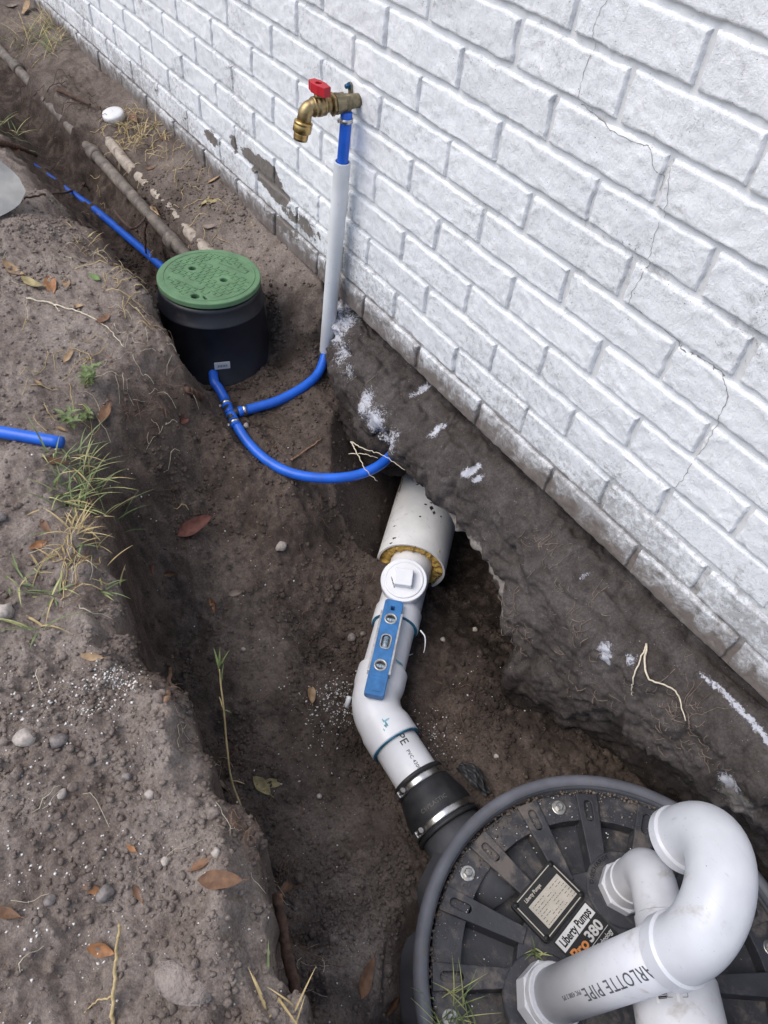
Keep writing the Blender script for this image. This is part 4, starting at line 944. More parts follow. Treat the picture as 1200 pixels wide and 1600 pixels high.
bz = mk('vial_bezel', *xf(plate([rrect(.036, .0225, .009), rrect(.031, .0175, .007)], .003, .0006), lvm(.46, 0, TH - .0022)), MAT['level_rail'], lv, smooth=False)
mk('vial_backing', *xf(plate([rrect(.035, .0215, .009)], .003), lvm(.46, 0, .002)), MAT['plate_pale'], bz, smooth=False)
mk('vial', *tube([lvm(.46).translation + lz * .010 - la * .013, lvm(.46).translation + lz * .010 + la * .013], .0055, 16), MAT['vial'], bz)
mk('vial_lines', *join(*[lathe(lvm(.46).translation + lz * .010 + la * w, la, [(.0056, -.0004), (.0056, .0004)], 16) for w in (-.006, -.003, .003, .006)]), MAT['vial_dark'], bz)

# ------------------------------------------------------------------ pump basin
BC = Vector((BASIN[0], BASIN[1], 0)); RZ = -.325
bs = thing('pump_basin', 'round grey sewage pump basin with ribbed black lid sunk in the trench', 'pump basin', (BC.x, BC.y, -.62))
lob = [math.atan2(q[1] - BC.y, q[0] - BC.x) for q in ((0.6495,-0.5821,-0.4000), (0.5104,-0.4377,-0.3800))]
lob += [lob[0] + math.pi, lob[1] + math.pi, lob[0] + math.pi / 2]
def body_r(a, s):
    k = 0
    for l in lob:
        d = abs((a - l + math.pi) % (2 * math.pi) - math.pi); k = max(k, min(1, max(0, (.27 - d) / .10)))
    return 1 + .085 * k * (1 if s < .262 else 0)
mk('tank', *lathe((BC.x, BC.y, -.62), upv, [(.285, 0), (.298, .10), (.306, .24), (.308, .262), (.308, .282), (.304, .300), (.296, .300), (.294, .23)], 96, hint=(1, 0, 0), rfun=body_r), MAT['pump_body'], bs)
mk('inlet_hub', *lathe(cx0 + LX * .098, LX, [(.0575, 0), (.0575, .03), (.062, .036), (.066, .10), (.066, .16)], 40), MAT['pump_body'], bs)
ring = [(.3065 + .0122 * math.cos(t), RZ - .004 + .0140 * math.sin(t)) for t in [2 * math.pi * k / 14 for k in range(14)]]
mk('rim_gasket', *lathe((BC.x, BC.y, 0), upv, ring, 120, closed=True), MAT['pump_grey'], bs)
LZ = -.334
lid = mk('lid', *xf(plate([circle(.2925, 96)], .012, .001), Matrix.Translation((BC.x, BC.y, LZ - .046))), MAT['pump_lid'], bs, smooth=False)
segs = []
A0r = math.radians(168)
mk('outer_ring', *xf(plate([circle(.2900, 96), circle(.243, 96)], .030, .0012), Matrix.Translation((BC.x, BC.y, LZ - .0355))), MAT['pump_lid'], lid, smooth=False)
mk('centre_boss', *xf(plate([circle(.158, 72)], .034, .0015), Matrix.Translation((BC.x, BC.y, LZ - .036))), MAT['pump_lid'], lid, smooth=False)
rib0 = plate([[(.150, -.0125), (.288, -.0195), (.288, .0195), (.150, .0125)], slot(.258, 0, .036, .0135)], .036, .0016)
for k in range(16):
    an = A0r + k * math.pi / 8
    mk('rib', *xf(rib0, Matrix.Translation((BC.x, BC.y, LZ - .0355)) @ Matrix.Rotation(an, 4, 'Z')), MAT['pump_lid'], lid, smooth=False)
for k in range(8):
    an = A0r - math.pi / 16 + k * math.pi / 4
    c = Vector((BC.x + .268 * math.cos(an), BC.y + .268 * math.sin(an), LZ - .006))
    mk('bolt', *join(lathe(c, upv, [(.0125, 0), (.0125, .0018), (.0115, .0024)], 24), lathe(c + upv * .002, upv, [(.0072, 0), (.0072, .005), (.0058, .0062)], 6)), MAT['zinc'], lid, smooth=False)
# port bosses
ven_b = Vector((0.7857,-0.4279,-0.3300)); dis_b = Vector((0.7420,-0.2121,-0.3300))
for c, r in ((ven_b, .064), (dis_b, .060)):
    mk('port_boss', *lathe((c.x, c.y, LZ - .004), upv, [(r, 0), (r, .004), (r - .002, .006), (r - .010, .0062)], 48), MAT['pump_lid'], lid, smooth=False)
def arc_text(body, size, c, r, a_mid, z, mat, name='moulded_letters'):
    t = text_shape(body, size, .0008, align='CENTER', spacing=1.15); out = []
    for v in t[0]:
        an = a_mid - v.x / r; rr = r + v.y; out.append((c.x + rr * math.cos(an), c.y + rr * math.sin(an), z + v.z))
    return mk(name, out, t[1], mat, lid, smooth=False)
arc_text('DISCHARGE', .0095, dis_b, .049, math.radians(196), LZ + .0023, MAT['lid_print'])
# name plate
pmat('plate_ink', lin(112, 106, 100), .7, var=.3, vscale=300)
n1, n2, n3, n4 = [Vector(v) for v in ((0.6435,-0.2858,-0.3310), (0.7123,-0.2702,-0.3310), (0.7324,-0.3747,-0.3310), (0.6595,-0.3920,-0.3310))]
nc = (n1 + n2 + n3 + n4) / 4; tx_ = (dirf(n4, n1) + dirf(n3, n2)).normalized(); tx_.z = 0; tx_.normalize(); ty_ = upv.cross(tx_)
NL, NH = (n1 - n4).length, (n4 - n3).length
npl = mk('name_plate', *xf(plate([rrect(NL * .98, NH, .006)], .009, .001), basis((nc.x, nc.y, LZ - .002), tx_, ty_, upv)), MAT['sticker_black'], lid, smooth=False)
zp = LZ + .0072
def on_plate(x, y, z=0): return basis(Vector((nc.x, nc.y, zp + z)) + tx_ * x + ty_ * y, tx_, ty_, upv)
mk('plate_border', *xf(plate([rrect(NL * .90, NH * .90, .005), rrect(NL * .87, NH * .86, .004)], .0005), on_plate(0, 0)), MAT['plate_pale'], npl, smooth=False)
mk('plate_panel', *xf(plate([rrect(NL * .70, NH * .56, .001)], .0006), on_plate(.004, -NH * .07)), MAT['plate_pale'], npl, smooth=False)
pl = []
for row in range(7):
    x = -NL * .31
    while x < NL * .32:
        w = rnd.uniform(.0015, .006); pl.append(xf(plate([[(0, 0), (w, 0), (w, .0011), (0, .0011)]], .0002), on_plate(x + .004, -NH * .31 + row * NH * .072, .0006))); x += w + rnd.uniform(.0008, .003)
        if rnd.random() < .2: x += rnd.uniform(.004, .014)
mk('plate_print', *join(*pl), MAT['plate_ink'], npl, smooth=False, kind='stuff')
t = text_shape('Liberty Pumps', .0085, bold=.0002, align='CENTER', xscale=.8)
mk('plate_letters', *xf(t, on_plate(-.012, NH * .285, .0002)), MAT['plate_pale'], npl, smooth=False)
for sx_ in (-1, 1):
    for sy_ in (-1, 1): mk('rivet', *lathe(on_plate(sx_ * NL * .43, sy_ * NH * .42, .0002).translation, upv, [(.0048, 0), (.0044, .0012), (.0, .0016)], 16), MAT['lid_print'], npl)
# maker's sticker
k1, k2, k3 = Vector((0.7377,-0.3614,-0.3320)), Vector((0.7227,-0.2801,-0.3320)), Vector((0.7429,-0.2782,-0.3320))
sxv = dirf(k1, k2); sxv.z = 0; sxv.normalize(); syv = upv.cross(sxv); SLn = (k2 - k1).length; BHt = abs((k3 - k2).dot(syv)); SH = BHt * 3.15
zs = LZ - .0012
st = mk('maker_sticker', *xf(plate([[(-.002, .002), (SLn + .002, .002), (SLn + .002, -SH), (-.002, -SH)][::-1]], .0007), basis((k1.x, k1.y, zs), sxv, syv, upv)), MAT['sticker_black'], lid, smooth=False)
mk('white_band', *xf(plate([[(0, 0), (0, -BHt), (SLn, -BHt), (SLn, 0)]], .0004), basis((k1.x, k1.y, zs + .0008), sxv, syv, upv)), MAT['sticker_white'], st, smooth=False)
def on_st(VF, x, y, mat, name): mk(name, *xf(VF, basis(Vector((k1.x, k1.y, zs + .0013)) + sxv * x + syv * y, sxv, syv, upv)), MAT[mat], st, smooth=False)
def fit_text(body, size, width, bold=0.):
    t = text_shape(body, size, bold=bold); w = max(v.x for v in t[0]) - min(v.x for v in t[0]); s = width / w
    return [Vector((v.x * s, v.y, v.z)) for v in t[0]], t[1]
on_st(fit_text('Liberty Pumps', BHt * .92, SLn * .88, .0005), SLn * .06, -BHt * .78, 'lid_print', 'letters')
on_st(fit_text('Pro', BHt * 1.15, SLn * .40, .0007), SLn * .05, -BHt * 2.02, 'print_orange', 'letters')
on_st(fit_text('380', BHt * 1.15, SLn * .42, .0007), SLn * .50, -BHt * 2.02, 'print_white', 'letters')
on_st(fit_text('QuickTree\u00ae Technology', BHt * .55, SLn * .94, .0001), SLn * .03, -BHt * 2.75, 'print_white', 'letters')
on_st(plate([[(0, 0), (SLn, 0), (SLn, .0008), (0, .0008)]], .0002), 0, -BHt * 2.22, 'print_white', 'rule')

# ------------------------------------------------------------------ vent pipe with its return bend
pmat('pipe_ink', lin(92, 94, 100), .6, var=.2, vscale=300)
PVv = .0375
H = Vector((0.8261,-0.3530,-0.0466)); vu = dirf(ven_b, H)
vent = thing('vent_pipe', 'large white vent pipe with return bend rising from the pump lid', 'pipe', ven_b)
VL = (H - ven_b).length
sharp(mk('adapter', *lathe(ven_b - vu * .004, vu, [(.0495, 0), (.0495, .022), (.0465, .024)], 8, a0=.2), MAT['pvc_vent'], vent, smooth=False), 20)
sharp(mk('adapter_collar', *lathe(ven_b + vu * .018, vu, [(.0450, 0), (.0450, .012), (.0435, .014), (PVv, .014)], 40), MAT['pvc_vent'], vent))
mk('pipe', *tube([ven_b, H + vu * .03], PVv, 40), MAT['pvc_vent'], vent)
e = Vector((-.5736, .8192, 0)); e = (e - vu * vu.dot(e)).normalized()
rb = .072; leg = .026
hub0 = H; c0 = H + vu * leg
arc = [c0 + vu * (rb * math.sin(t)) + e * (rb * (1 - math.cos(t))) for t in [math.pi * k / 26 for k in range(27)]]
lego = .018; O0 = arc[-1] - vu * lego
pathb = [hub0 - vu * .0004, hub0 + vu * .002, hub0 + vu * (leg - .004), hub0 + vu * (leg - .001)] + arc + [O0 + vu * (lego - .001), O0 + vu * (lego - .004), O0 + vu * .002, O0]
rads = [.0420, .0437, .0437, .0403] + [.0403] * 27 + [.0403, .0437, .0437, .0420]
bend = sharp(mk('return_bend', *tube(pathb, rads, 48, caps=False), MAT['pvc_vent'], vent), 22)
mk('bend_lining', *tube([hub0, hub0 + vu * .001], .0420, 40), MAT['pvc_vent'], bend)
mk('open_socket', *lathe(O0, vu, [(.0420, 0), (.0378, .0005), (.0378, .030), (.034, .031), (.034, .05)], 40), MAT['pvc_old'], bend)
t = text_shape('CHARLOTTE PIPE', .0240, spacing=1.12, cut=True)
wtx = max(v.x for v in t[0]); sc = .182 / wtx
t = ([Vector((v.x * sc, v.y, v.z)) for v in t[0]], t[1])
mk('printed_letters', *wrap(t, H + vu * .034, -vu, (CAMP - H) + Vector((.05, -.05, -.02)), PVv), MAT['pipe_ink'], vent, smooth=False)
t = text_shape('PVC 4300 2 IPS', .0085, spacing=1.1, cut=True)
mk('printed_letters', *wrap(([Vector((v.x * .75, v.y, v.z)) for v in t[0]], t[1]), H - vu * .152, -vu, (CAMP - H) + Vector((.05, -.05, -.02)), PVv), MAT['pipe_ink'], vent, smooth=False)

# ------------------------------------------------------------------ discharge pipe with check valve
dis = thing('discharge_pipe', 'white discharge elbow and check valve passing under the vent bend', 'pipe', dis_b)
sharp(mk('adapter', *lathe(dis_b - upv * .004, upv, [(.0415, 0), (.0415, .020), (.0390, .022)], 8, a0=.1), MAT['pvc_vent'], dis, smooth=False), 20)
hz = -.205
dd2 = Vector((0.8968,-0.3343,-0.1858)) - Vector((dis_b.x, dis_b.y, hz)); dd2.normalize()
top = Vector((dis_b.x, dis_b.y, hz))
ep = fillet([dis_b + upv * .018, top, top + dd2 * .10], .042, 12)
el2 = sharp(mk('elbow', *tube([ep[0], ep[0] + upv * .028, ep[0] + upv * .030] + ep[1:-1] + [top + dd2 * .072, top + dd2 * .074, ep[-1]], [.0362, .0362, .0340] + [.0340] * (len(ep) - 2) + [.0340, .0362, .0362], 36), MAT['pvc_vent'], dis), 22)
smear(top + upv * -.01, dd2, CAMP - top + Vector((.5, 0, 0)), .0342, [(.012, .016, .004, .006)], el2, 'primer_blue')
mk('pipe', *tube([top + dd2 * .08, top + dd2 * .15], .0302, 28), MAT['pvc_vent'], dis)
v0 = top + dd2 * .118
cv = sharp(mk('check_valve', *lathe(v0, dd2, [(.0362, 0), (.040, .002), (.040, .022), (.0540, .034), (.0575, .042), (.0575, .150), (.0540, .158), (.040, .168), (.040, .19)], 44), MAT['pvc_vent'], dis), 30)
fcv = CAMP - v0; fcv = (fcv - dd2 * dd2.dot(fcv)).normalized()
out = wrap(plate([rrect(.030, .030, .001)], .0003), v0 + dd2 * .062, dd2, fcv + Vector((-.35, 0, 0)), .0575)
sb = mk('barcode_label', *out, MAT['sticker_white'], cv, smooth=False)
mk('barcode', *join(*[wrap(plate([[(x, -.012), (x + .0008 + .0008 * (i % 3 == 0), -.012), (x + .0008 + .0008 * (i % 3 == 0), -.001), (x, -.001)]], .0003), v0 + dd2 * .062, dd2, fcv + Vector((-.35, 0, 0)), .0580) for i, x in enumerate([-.012 + .0022 * k for k in range(11)])]), MAT['lid_print'], sb, smooth=False)
out = wrap(plate([rrect(.020, .026, .001), rrect(.019, .025, .001), [(-.004, -.004), (.004, -.004), (0, .005)]], .0003), v0 + dd2 * .062, dd2, fcv + Vector((.08, 0, 0)), .0578)
mk('warning_mark', *out, MAT['print_dark'], cv, smooth=False)

# ------------------------------------------------------------------ shovel at the left edge
tip = Vector((-1.0948,-0.5038,0.0850)); sdir = Vector((.34, .93, -.12)).normalized(); sv = upv.cross(sdir).normalized(); sv = (sv * .84 + upv * .54); sv = (sv - sdir * sdir.dot(sv)).normalized(); sn = sv.cross(sdir) ; sn = sn if sn.z > 0 else -sn
V, F = [], []; nu, nv_ = 22, 17
for side in (0, 1):
    for i in range(nu):
        s = i / (nu - 1); wv = .075 * math.sqrt(min(1, s * 3.2)) + .035 * min(1, s / .75) ** .8 if s > 0 else .0
        for j in range(nv_):
            tj = -1 + 2 * j / (nv_ - 1)
            dish = .030 * tj * tj * min(1, s * 2.5) + .020 * (1 - s) ** 2
            V.append(tip - sdir * (.285 * s + .02 * tj * tj * 0) + sv * (wv * tj) + sn * (dish + (.0016 if side else 0)))
for side in (0, 1):
    b0 = side * nu * nv_
    for i in range(nu - 1):
        for j in range(nv_ - 1):
            a_ = b0 + i * nv_ + j; f = (a_, a_ + nv_, a_ + nv_ + 1, a_ + 1); F.append(f if side else f[::-1])
sh = thing('shovel', 'grey steel shovel blade resting on the left bank at the edge', 'shovel', tip)
mk('blade', V, F, MAT['shovel_steel'], sh)
sb_ = tip - sdir * .285
mk('socket', *tube([sb_ + sdir * .06 + sn * .006, sb_ + sn * .012, sb_ - sdir * .16 + sn * .045], [.010, .020, .019], 18), MAT['shovel_steel'], sh)
mk('handle', *tube([sb_ - sdir * .14 + sn * .04, sb_ - sdir * 1.2 + sn * .22], .0175, 16), MAT['ash_wood'], sh)

# ------------------------------------------------------------------ loose things on the soil
ICO = bmesh.new(); bmesh.ops.create_icosphere(ICO, subdivisions=1, radius=1); ICO.verts.index_update()
icoV = np.array([v.co[:] for v in ICO.verts]); icoF = np.array([[v.index for v in f.verts] for f in ICO.faces]); ICO.free()
OCT = np.array([(1, 0, 0), (-1, 0, 0), (0, 1, 0), (0, -1, 0), (0, 0, 1), (0, 0, -1)], float); octF = np.array([(0, 2, 4), (2, 1, 4), (1, 3, 4), (3, 0, 4), (2, 0, 5), (1, 2, 5), (3, 1, 5), (0, 3, 5)])
RG = np.random.default_rng(11)
def scatter(name, xy, rad, mat, BV, BF, lift=.25, flat=.8, attrs=None, jit=.35, kind='stuff'):
    n = len(xy); z = height(xy[:, 0], xy[:, 1])
    q = RG.normal(size=(n, 4)); q /= np.linalg.norm(q, axis=1, keepdims=True); w, x, y, zz = q.T
    Rm = np.stack([1 - 2 * (y * y + zz * zz), 2 * (x * y - zz * w), 2 * (x * zz + y * w), 2 * (x * y + zz * w), 1 - 2 * (x * x + zz * zz), 2 * (y * zz - x * w), 2 * (x * zz - y * w), 2 * (y * zz + x * w), 1 - 2 * (x * x + y * y)], 1).reshape(n, 3, 3)
    base = BV[None] * (1 + RG.uniform(-jit, jit, (n, len(BV), 1))) * RG.uniform(.65, 1.25, (n, 1, 3))
    P = np.einsum('nij,nkj->nki', Rm, base) * rad[:, None, None]; P[:, :, 2] *= flat
    P += np.stack([xy[:, 0], xy[:, 1], z + rad * lift], 1)[:, None]
    Fi = (BF[None] + (np.arange(n) * len(BV))[:, None, None]).reshape(-1, 3)
    at = {k: np.repeat(a, len(BV)) for k, a in (attrs or {}).items()}
    return soup_mesh(name, P.reshape(-1, 3), Fi, mat, kind, at)
def sample(n, x0, x1, y0, y1, dens):
    out = []
    while sum(len(o) for o in out) < n:
        p = np.stack([RG.uniform(x0, x1, n * 2), RG.uniform(y0, y1, n * 2)], 1)
        keep = RG.uniform(size=len(p)) < dens(p[:, 0], p[:, 1]); out.append(p[keep])
    return np.concatenate(out)[:n]
def away(x, y): return (np.hypot(x - BASIN[0], y - BASIN[1]) > .34) & (y < .02) & (np.hypot(x - vb.x, y - vb.y) > .14)
def dcl(x, y): return np.clip(.10 + 1.2 * np.clip(vnoise2(x * 6, y * 6, 81) + vnoise2(x * 17, y * 17, 82) * .6, 0, 1), 0, 1) * away(x, y)
xy = sample(30000, -1.3, .75, -1.06, .0, dcl); rad = .0011 + .0040 * RG.uniform(size=len(xy)) ** 3.2
o = scatter('soil_crumbs', xy, rad, MAT['soil'], icoV[:12] if len(icoV) == 12 else icoV, icoF, attrs={'wet': wetness(xy[:, 0], xy[:, 1], base_height(xy[:, 0], xy[:, 1])), 'damp_shade': damp_shade_mask(xy[:, 0], xy[:, 1])}); o['label'] = 'loose brown soil crumbs strewn over bank and trench'; o['category'] = 'soil crumbs'
xy = sample(520, -1.3, .75, -1.06, .0, dcl); rad = .0035 + .0055 * RG.uniform(size=len(xy)) ** 2.5
BM2 = bmesh.new(); bmesh.ops.create_icosphere(BM2, subdivisions=2, radius=1); BM2.verts.index_update(); ico2V = np.array([v.co[:] for v in BM2.verts]); ico2F = np.array([[v.index for v in f.verts] for f in BM2.faces]); BM2.free()
o = scatter('soil_clods', xy, rad, MAT['soil'], ico2V, ico2F, lift=.1, jit=.16, attrs={'wet': wetness(xy[:, 0], xy[:, 1], base_height(xy[:, 0], xy[:, 1])), 'damp_shade': damp_shade_mask(xy[:, 0], xy[:, 1])}); o.data.polygons.foreach_set('use_smooth', [True] * len(o.data.polygons))
o['label'] = 'rounded dry soil clods scattered over bank and trench'; o['category'] = 'soil clods'
# soil heaped against the foot of the valve box
a_ = RG.uniform(0, 6.283, 900); r_ = .139 + np.abs(RG.normal(size=900)) * .016; xy = np.stack([vb.x + r_ * np.cos(a_), vb.y + r_ * np.sin(a_)], 1)
o = scatter('box_crumbs', xy, .0015 + .0065 * RG.uniform(size=900) ** 2.6, MAT['soil'], icoV, icoF, attrs={'wet': np.ones(900), 'damp_shade': np.full(900, .35)}); o['label'] = 'loose soil crumbs heaped round the foot of the valve box'; o['category'] = 'soil crumbs'
# white plastic shavings
pmat('shavings', lin(226, 224, 220), .6, var=.05)
SH = [((0.1745,-0.7810,0.0287), .026, 300), ((0.1891,-0.8162,0.0330), .040, 180), ((0.1612,-0.8815,0.0355), .07, 150), ((0.1463,-0.3798,-0.4743), .045, 280), ((0.1768,-0.4225,-0.4645), .07, 220), ((0.3203,-0.2633,-0.4728), .05, 150), ((0.4248,-0.9208,0.0095), .09, 80), ((0.3705,-0.8454,0.0225), .15, 90), ((0.2846,-0.9197,0.0360), .12, 80),
      ((-0.0156,-0.4648,-0.3995), .14, 40), ((0.2684,-0.5364,-0.4525), .12, 60), ((0.5321,-0.6664,-0.3955), .10, 40), ((0.4412,-0.9754,0.0084), .12, 60), ((0.5373,-0.8379,0.0364), .12, 30), ((0.3082,-0.1245,-0.4377), .08, 50), ((-0.3603,-0.6354,-0.0524), .2, 40), ((-0.2344,-0.3736,-0.2590), .15, 25), ((-0.2713,-0.4638,-0.2865), .15, 25)]
pts = np.concatenate([np.array([[c[0], c[1]]]) + RG.normal(size=(n, 2)) * r * .6 for c, r, n in SH]); pts = pts[away(pts[:, 0], pts[:, 1])]
o = scatter('white_shavings', pts, .0007 + .0019 * RG.uniform(size=len(pts)) ** 2.4, MAT['shavings'], OCT, octF, lift=.6, flat=.6); o['label'] = 'tiny white plastic pipe shavings sprinkled on the soil'; o['category'] = 'shavings'

# crumbs and shavings lying on the pump lid
def on_lid(n, r0, r1):
    a_ = RG.uniform(math.radians(90), math.radians(300), n); r_ = np.sqrt(RG.uniform(r0 ** 2, r1 ** 2, n)); return np.stack([BASIN[0] + r_ * np.cos(a_), BASIN[1] + r_ * np.sin(a_)], 1)
def lid_scatter(name, n, rr, mat, BV, BF, label, cat, r0, r1, z):
    p = on_lid(n, r0, r1); rad = rr * (.35 + 1.4 * RG.uniform(size=n) ** 3); P = BV[None] * (1 + RG.uniform(-.35, .35, (n, len(BV), 1))) * rad[:, None, None]
    P += np.stack([p[:, 0], p[:, 1], np.full(n, z) + rad * .3], 1)[:, None]; o = soup_mesh(name, P.reshape(-1, 3), (BF[None] + (np.arange(n) * len(BV))[:, None, None]).reshape(-1, 3), mat, 'stuff', {'wet': np.full(n * len(BV), .5), 'damp_shade': np.zeros(n * len(BV))}); o['label'] = label; o['category'] = cat
lid_scatter('lid_crumbs', 900, .0020, MAT['soil'], icoV, icoF, 'soil crumbs in the groove between pump lid and gasket', 'soil crumbs', .286, .296, LZ - .004)
lid_scatter('lid_soil', 700, .0014, MAT['soil'], icoV, icoF, 'soil crumbs lying on the outer ring of the pump lid', 'soil crumbs', .244, .288, LZ - .0055)
lid_scatter('lid_shavings', 260, .0011, MAT['shavings'], OCT, octF, 'white shavings lying on the pump lid', 'shavings', .20, .290, LZ - .0048)
pmat('stone_pale', lin(176, 166, 157), .85, var=.2, vscale=120, dirt=.3, dscale=160, dcol=lin(120, 106, 96), bump=.4, bscale=260)
pmat('stone_grey', lin(128, 120, 116), .85, var=.25, vscale=120, dirt=.3, dscale=140, dcol=lin(110, 98, 90), bump=.5, bscale=260)
def stone(p, r, label, mat='stone_pale', sc=(1.1, .95, .8), cat='stone'):
    s = rnd.uniform(0, 99); V = []
    rz = rnd.uniform(0, 3); cz, sz = math.cos(rz), math.sin(rz)
    nn = vnoise3(ico2V[:, 0] * 1.4 + s, ico2V[:, 1] * 1.4, ico2V[:, 2] * 1.4 + s, 90) * .7 + vnoise3(ico2V[:, 0] * 4 + s, ico2V[:, 1] * 4, ico2V[:, 2] * 4, 91) * .3
    W_ = ico2V * (1 + nn[:, None]) * np.array(sc) * r
    W_ = np.stack([W_[:, 0] * cz - W_[:, 1] * sz, W_[:, 0] * sz + W_[:, 1] * cz, W_[:, 2]], 1)
    z = gz(p[0], p[1]) + r * sc[2] * .45
    o = mk('stone', W_ + np.array([p[0], p[1], z]), ico2F, MAT[mat], loc=(p[0], p[1], z - r * .3))
    return tag(o, label, cat, 'stones on the soil')
for p, r, l, m in (((-0.1606,-0.3527,-0.3143), .0150, 'round pale stone on the trench floor left of the sleeve pipe', 'stone_pale'), ((-0.4088,-0.3026,-0.1789), .0075, 'small white stone just below the black pipe tee', 'stone_pale'),
    ((0.0361,-0.2878,-0.4675), .014, 'mottled grey stone left of the pipe under the level', 'stone_grey'), ((0.0428,-0.2617,-0.4638), .008, 'small grey stone squeezed against the drain pipe', 'stone_grey'),
    ((0.2023,-0.9088,0.0340), .016, 'flat white stone on the left bank beside a grey one', 'stone_pale'), ((0.2237,-0.8753,0.0332), .012, 'grey lump to the right of the flat white bank stone', 'stone_grey'),
    ((0.4198,-0.8911,0.0131), .012, 'round blue-grey stone beside an orange leaf on the bank', 'stone_grey'), ((-0.0029,-0.8796,0.0316), .018, 'white chipped stone at the left edge of the bank', 'stone_pale'),
    ((0.4534,-0.7695,0.0364), .007, 'tiny cream pebble beside a long brown leaf on the bank', 'stone_pale'), ((0.2892,-0.8945,0.0269), .008, 'oval pale pebble on the upper part of the front bank', 'stone_pale'),
    ((0.3054,-0.8220,0.0203), .007, 'small grey pebble above the bare patch of the front bank', 'stone_grey'), ((0.3417,-0.8068,0.0205), .008, 'flat pale chip of stone on the front bank', 'stone_pale'),
    ((0.1503,-0.1170,-0.4600), .007, 'small white stone right of the drain pipe', 'stone_pale'), ((0.1687,-0.0399,-0.4552), .008, 'cream stone lying alone in the hollow under the footing', 'stone_pale'),
    ((0.4316,-0.2034,-0.4287), .006, 'white stone chip between the elbow and the footing bank', 'stone_pale'), ((0.3029,-0.5296,-0.4658), .007, 'small pinkish stone near the rubber coupling', 'stone_pale'),
    ((-0.0264,-0.5192,-0.4066), .006, 'tiny pale pebble in the middle of the trench floor', 'stone_pale'), ((-0.1846,-0.8340,0.0327), .012, 'rounded stone cut off by the left edge of the photo', 'stone_grey'),
    ((0.4234,-0.8225,0.0145), .007, 'white pebble in the middle of the front bank', 'stone_pale'), ((0.3945,-0.9445,0.0174), .008, 'grey pebble left of the orange leaf on the bank', 'stone_grey')):
    stone(p, r * .78, l, m)

# ------------------------------------------------------------------ leaves
def leaf_mat(name, c1, c2):
    pmat(name, c1, .65, var=.22, vscale=90, dirt=.28, dscale=120, dcol=c2, bump=.2, bscale=300)
leaf_mat('leaf_tan', lin(160, 132, 100), lin(112, 90, 68)); leaf_mat('leaf_brown', lin(118, 86, 62), lin(82, 60, 46)); leaf_mat('leaf_orange', lin(156, 110, 72), lin(112, 80, 56))
leaf_mat('leaf_red', lin(108, 64, 52), lin(74, 46, 38)); leaf_mat('leaf_olive', lin(158, 144, 102), lin(114, 102, 72)); leaf_mat('leaf_grey', lin(128, 114, 102), lin(92, 80, 70)); leaf_mat('leaf_green', lin(104, 126, 74), lin(80, 100, 58))
def leaf(p, L, ang, mat, label, w=.36, curl=.35, fold=.35, tilt=0., lift=.002, name='fallen_leaf', group='dry leaves on the soil'):
    """p ground point; ang heading in plan; curl lengthwise bend; fold across the midrib"""
    x, y = p[0], p[1]; z = gz(x, y); n = gn(x, y)
    d = Vector((math.cos(ang), math.sin(ang), 0)); d = (d - n * n.dot(d)).normalized(); s = n.cross(d)
    if tilt: d, n = (d * math.cos(tilt) + n * math.sin(tilt)).normalized(), (n * math.cos(tilt) - d * math.sin(tilt)).normalized()
    V, F = [], []; m = 11; cols = 5; ph = rnd.uniform(0, 6)
    for i in range(m):
        t = i / (m - 1); wd = L * w * .5 * (math.sin(math.pi * t ** .85) ** .8 + .015) * (1 + .08 * math.sin(t * 11 + ph))
        mid = d * ((t - .5) * L) + n * (curl * L * ((t - .5) ** 2) * 1.2 + .02 * L * math.sin(5 * t + ph))
        for j in range(cols):
            u = -1 + 2 * j / (cols - 1); V.append(Vector((x, y, z + lift)) + mid + s * (wd * u) + n * (fold * wd * abs(u) + .06 * L * math.sin(ph + 3 * t + u) * .3))
    for i in range(m - 1):
        for j in range(cols - 1): a_ = i * cols + j; F.append((a_, a_ + cols, a_ + cols + 1, a_ + 1))
    V2 = [v - n * .0007 for v in V]; k = len(V); F2 = [tuple(i + k for i in f[::-1]) for f in F]
    o = mk(name, V + V2, F + F2, MAT[mat], loc=(x, y, z)); tag(o, label, 'leaf', group)
    st = tube([V[(m - 1) * cols + 2], V[(m - 1) * cols + 2] + d * L * .16 + n * .002], .0006, 5); mk('stalk', *st, MAT[mat], o)
    return o
R_ = math.radians
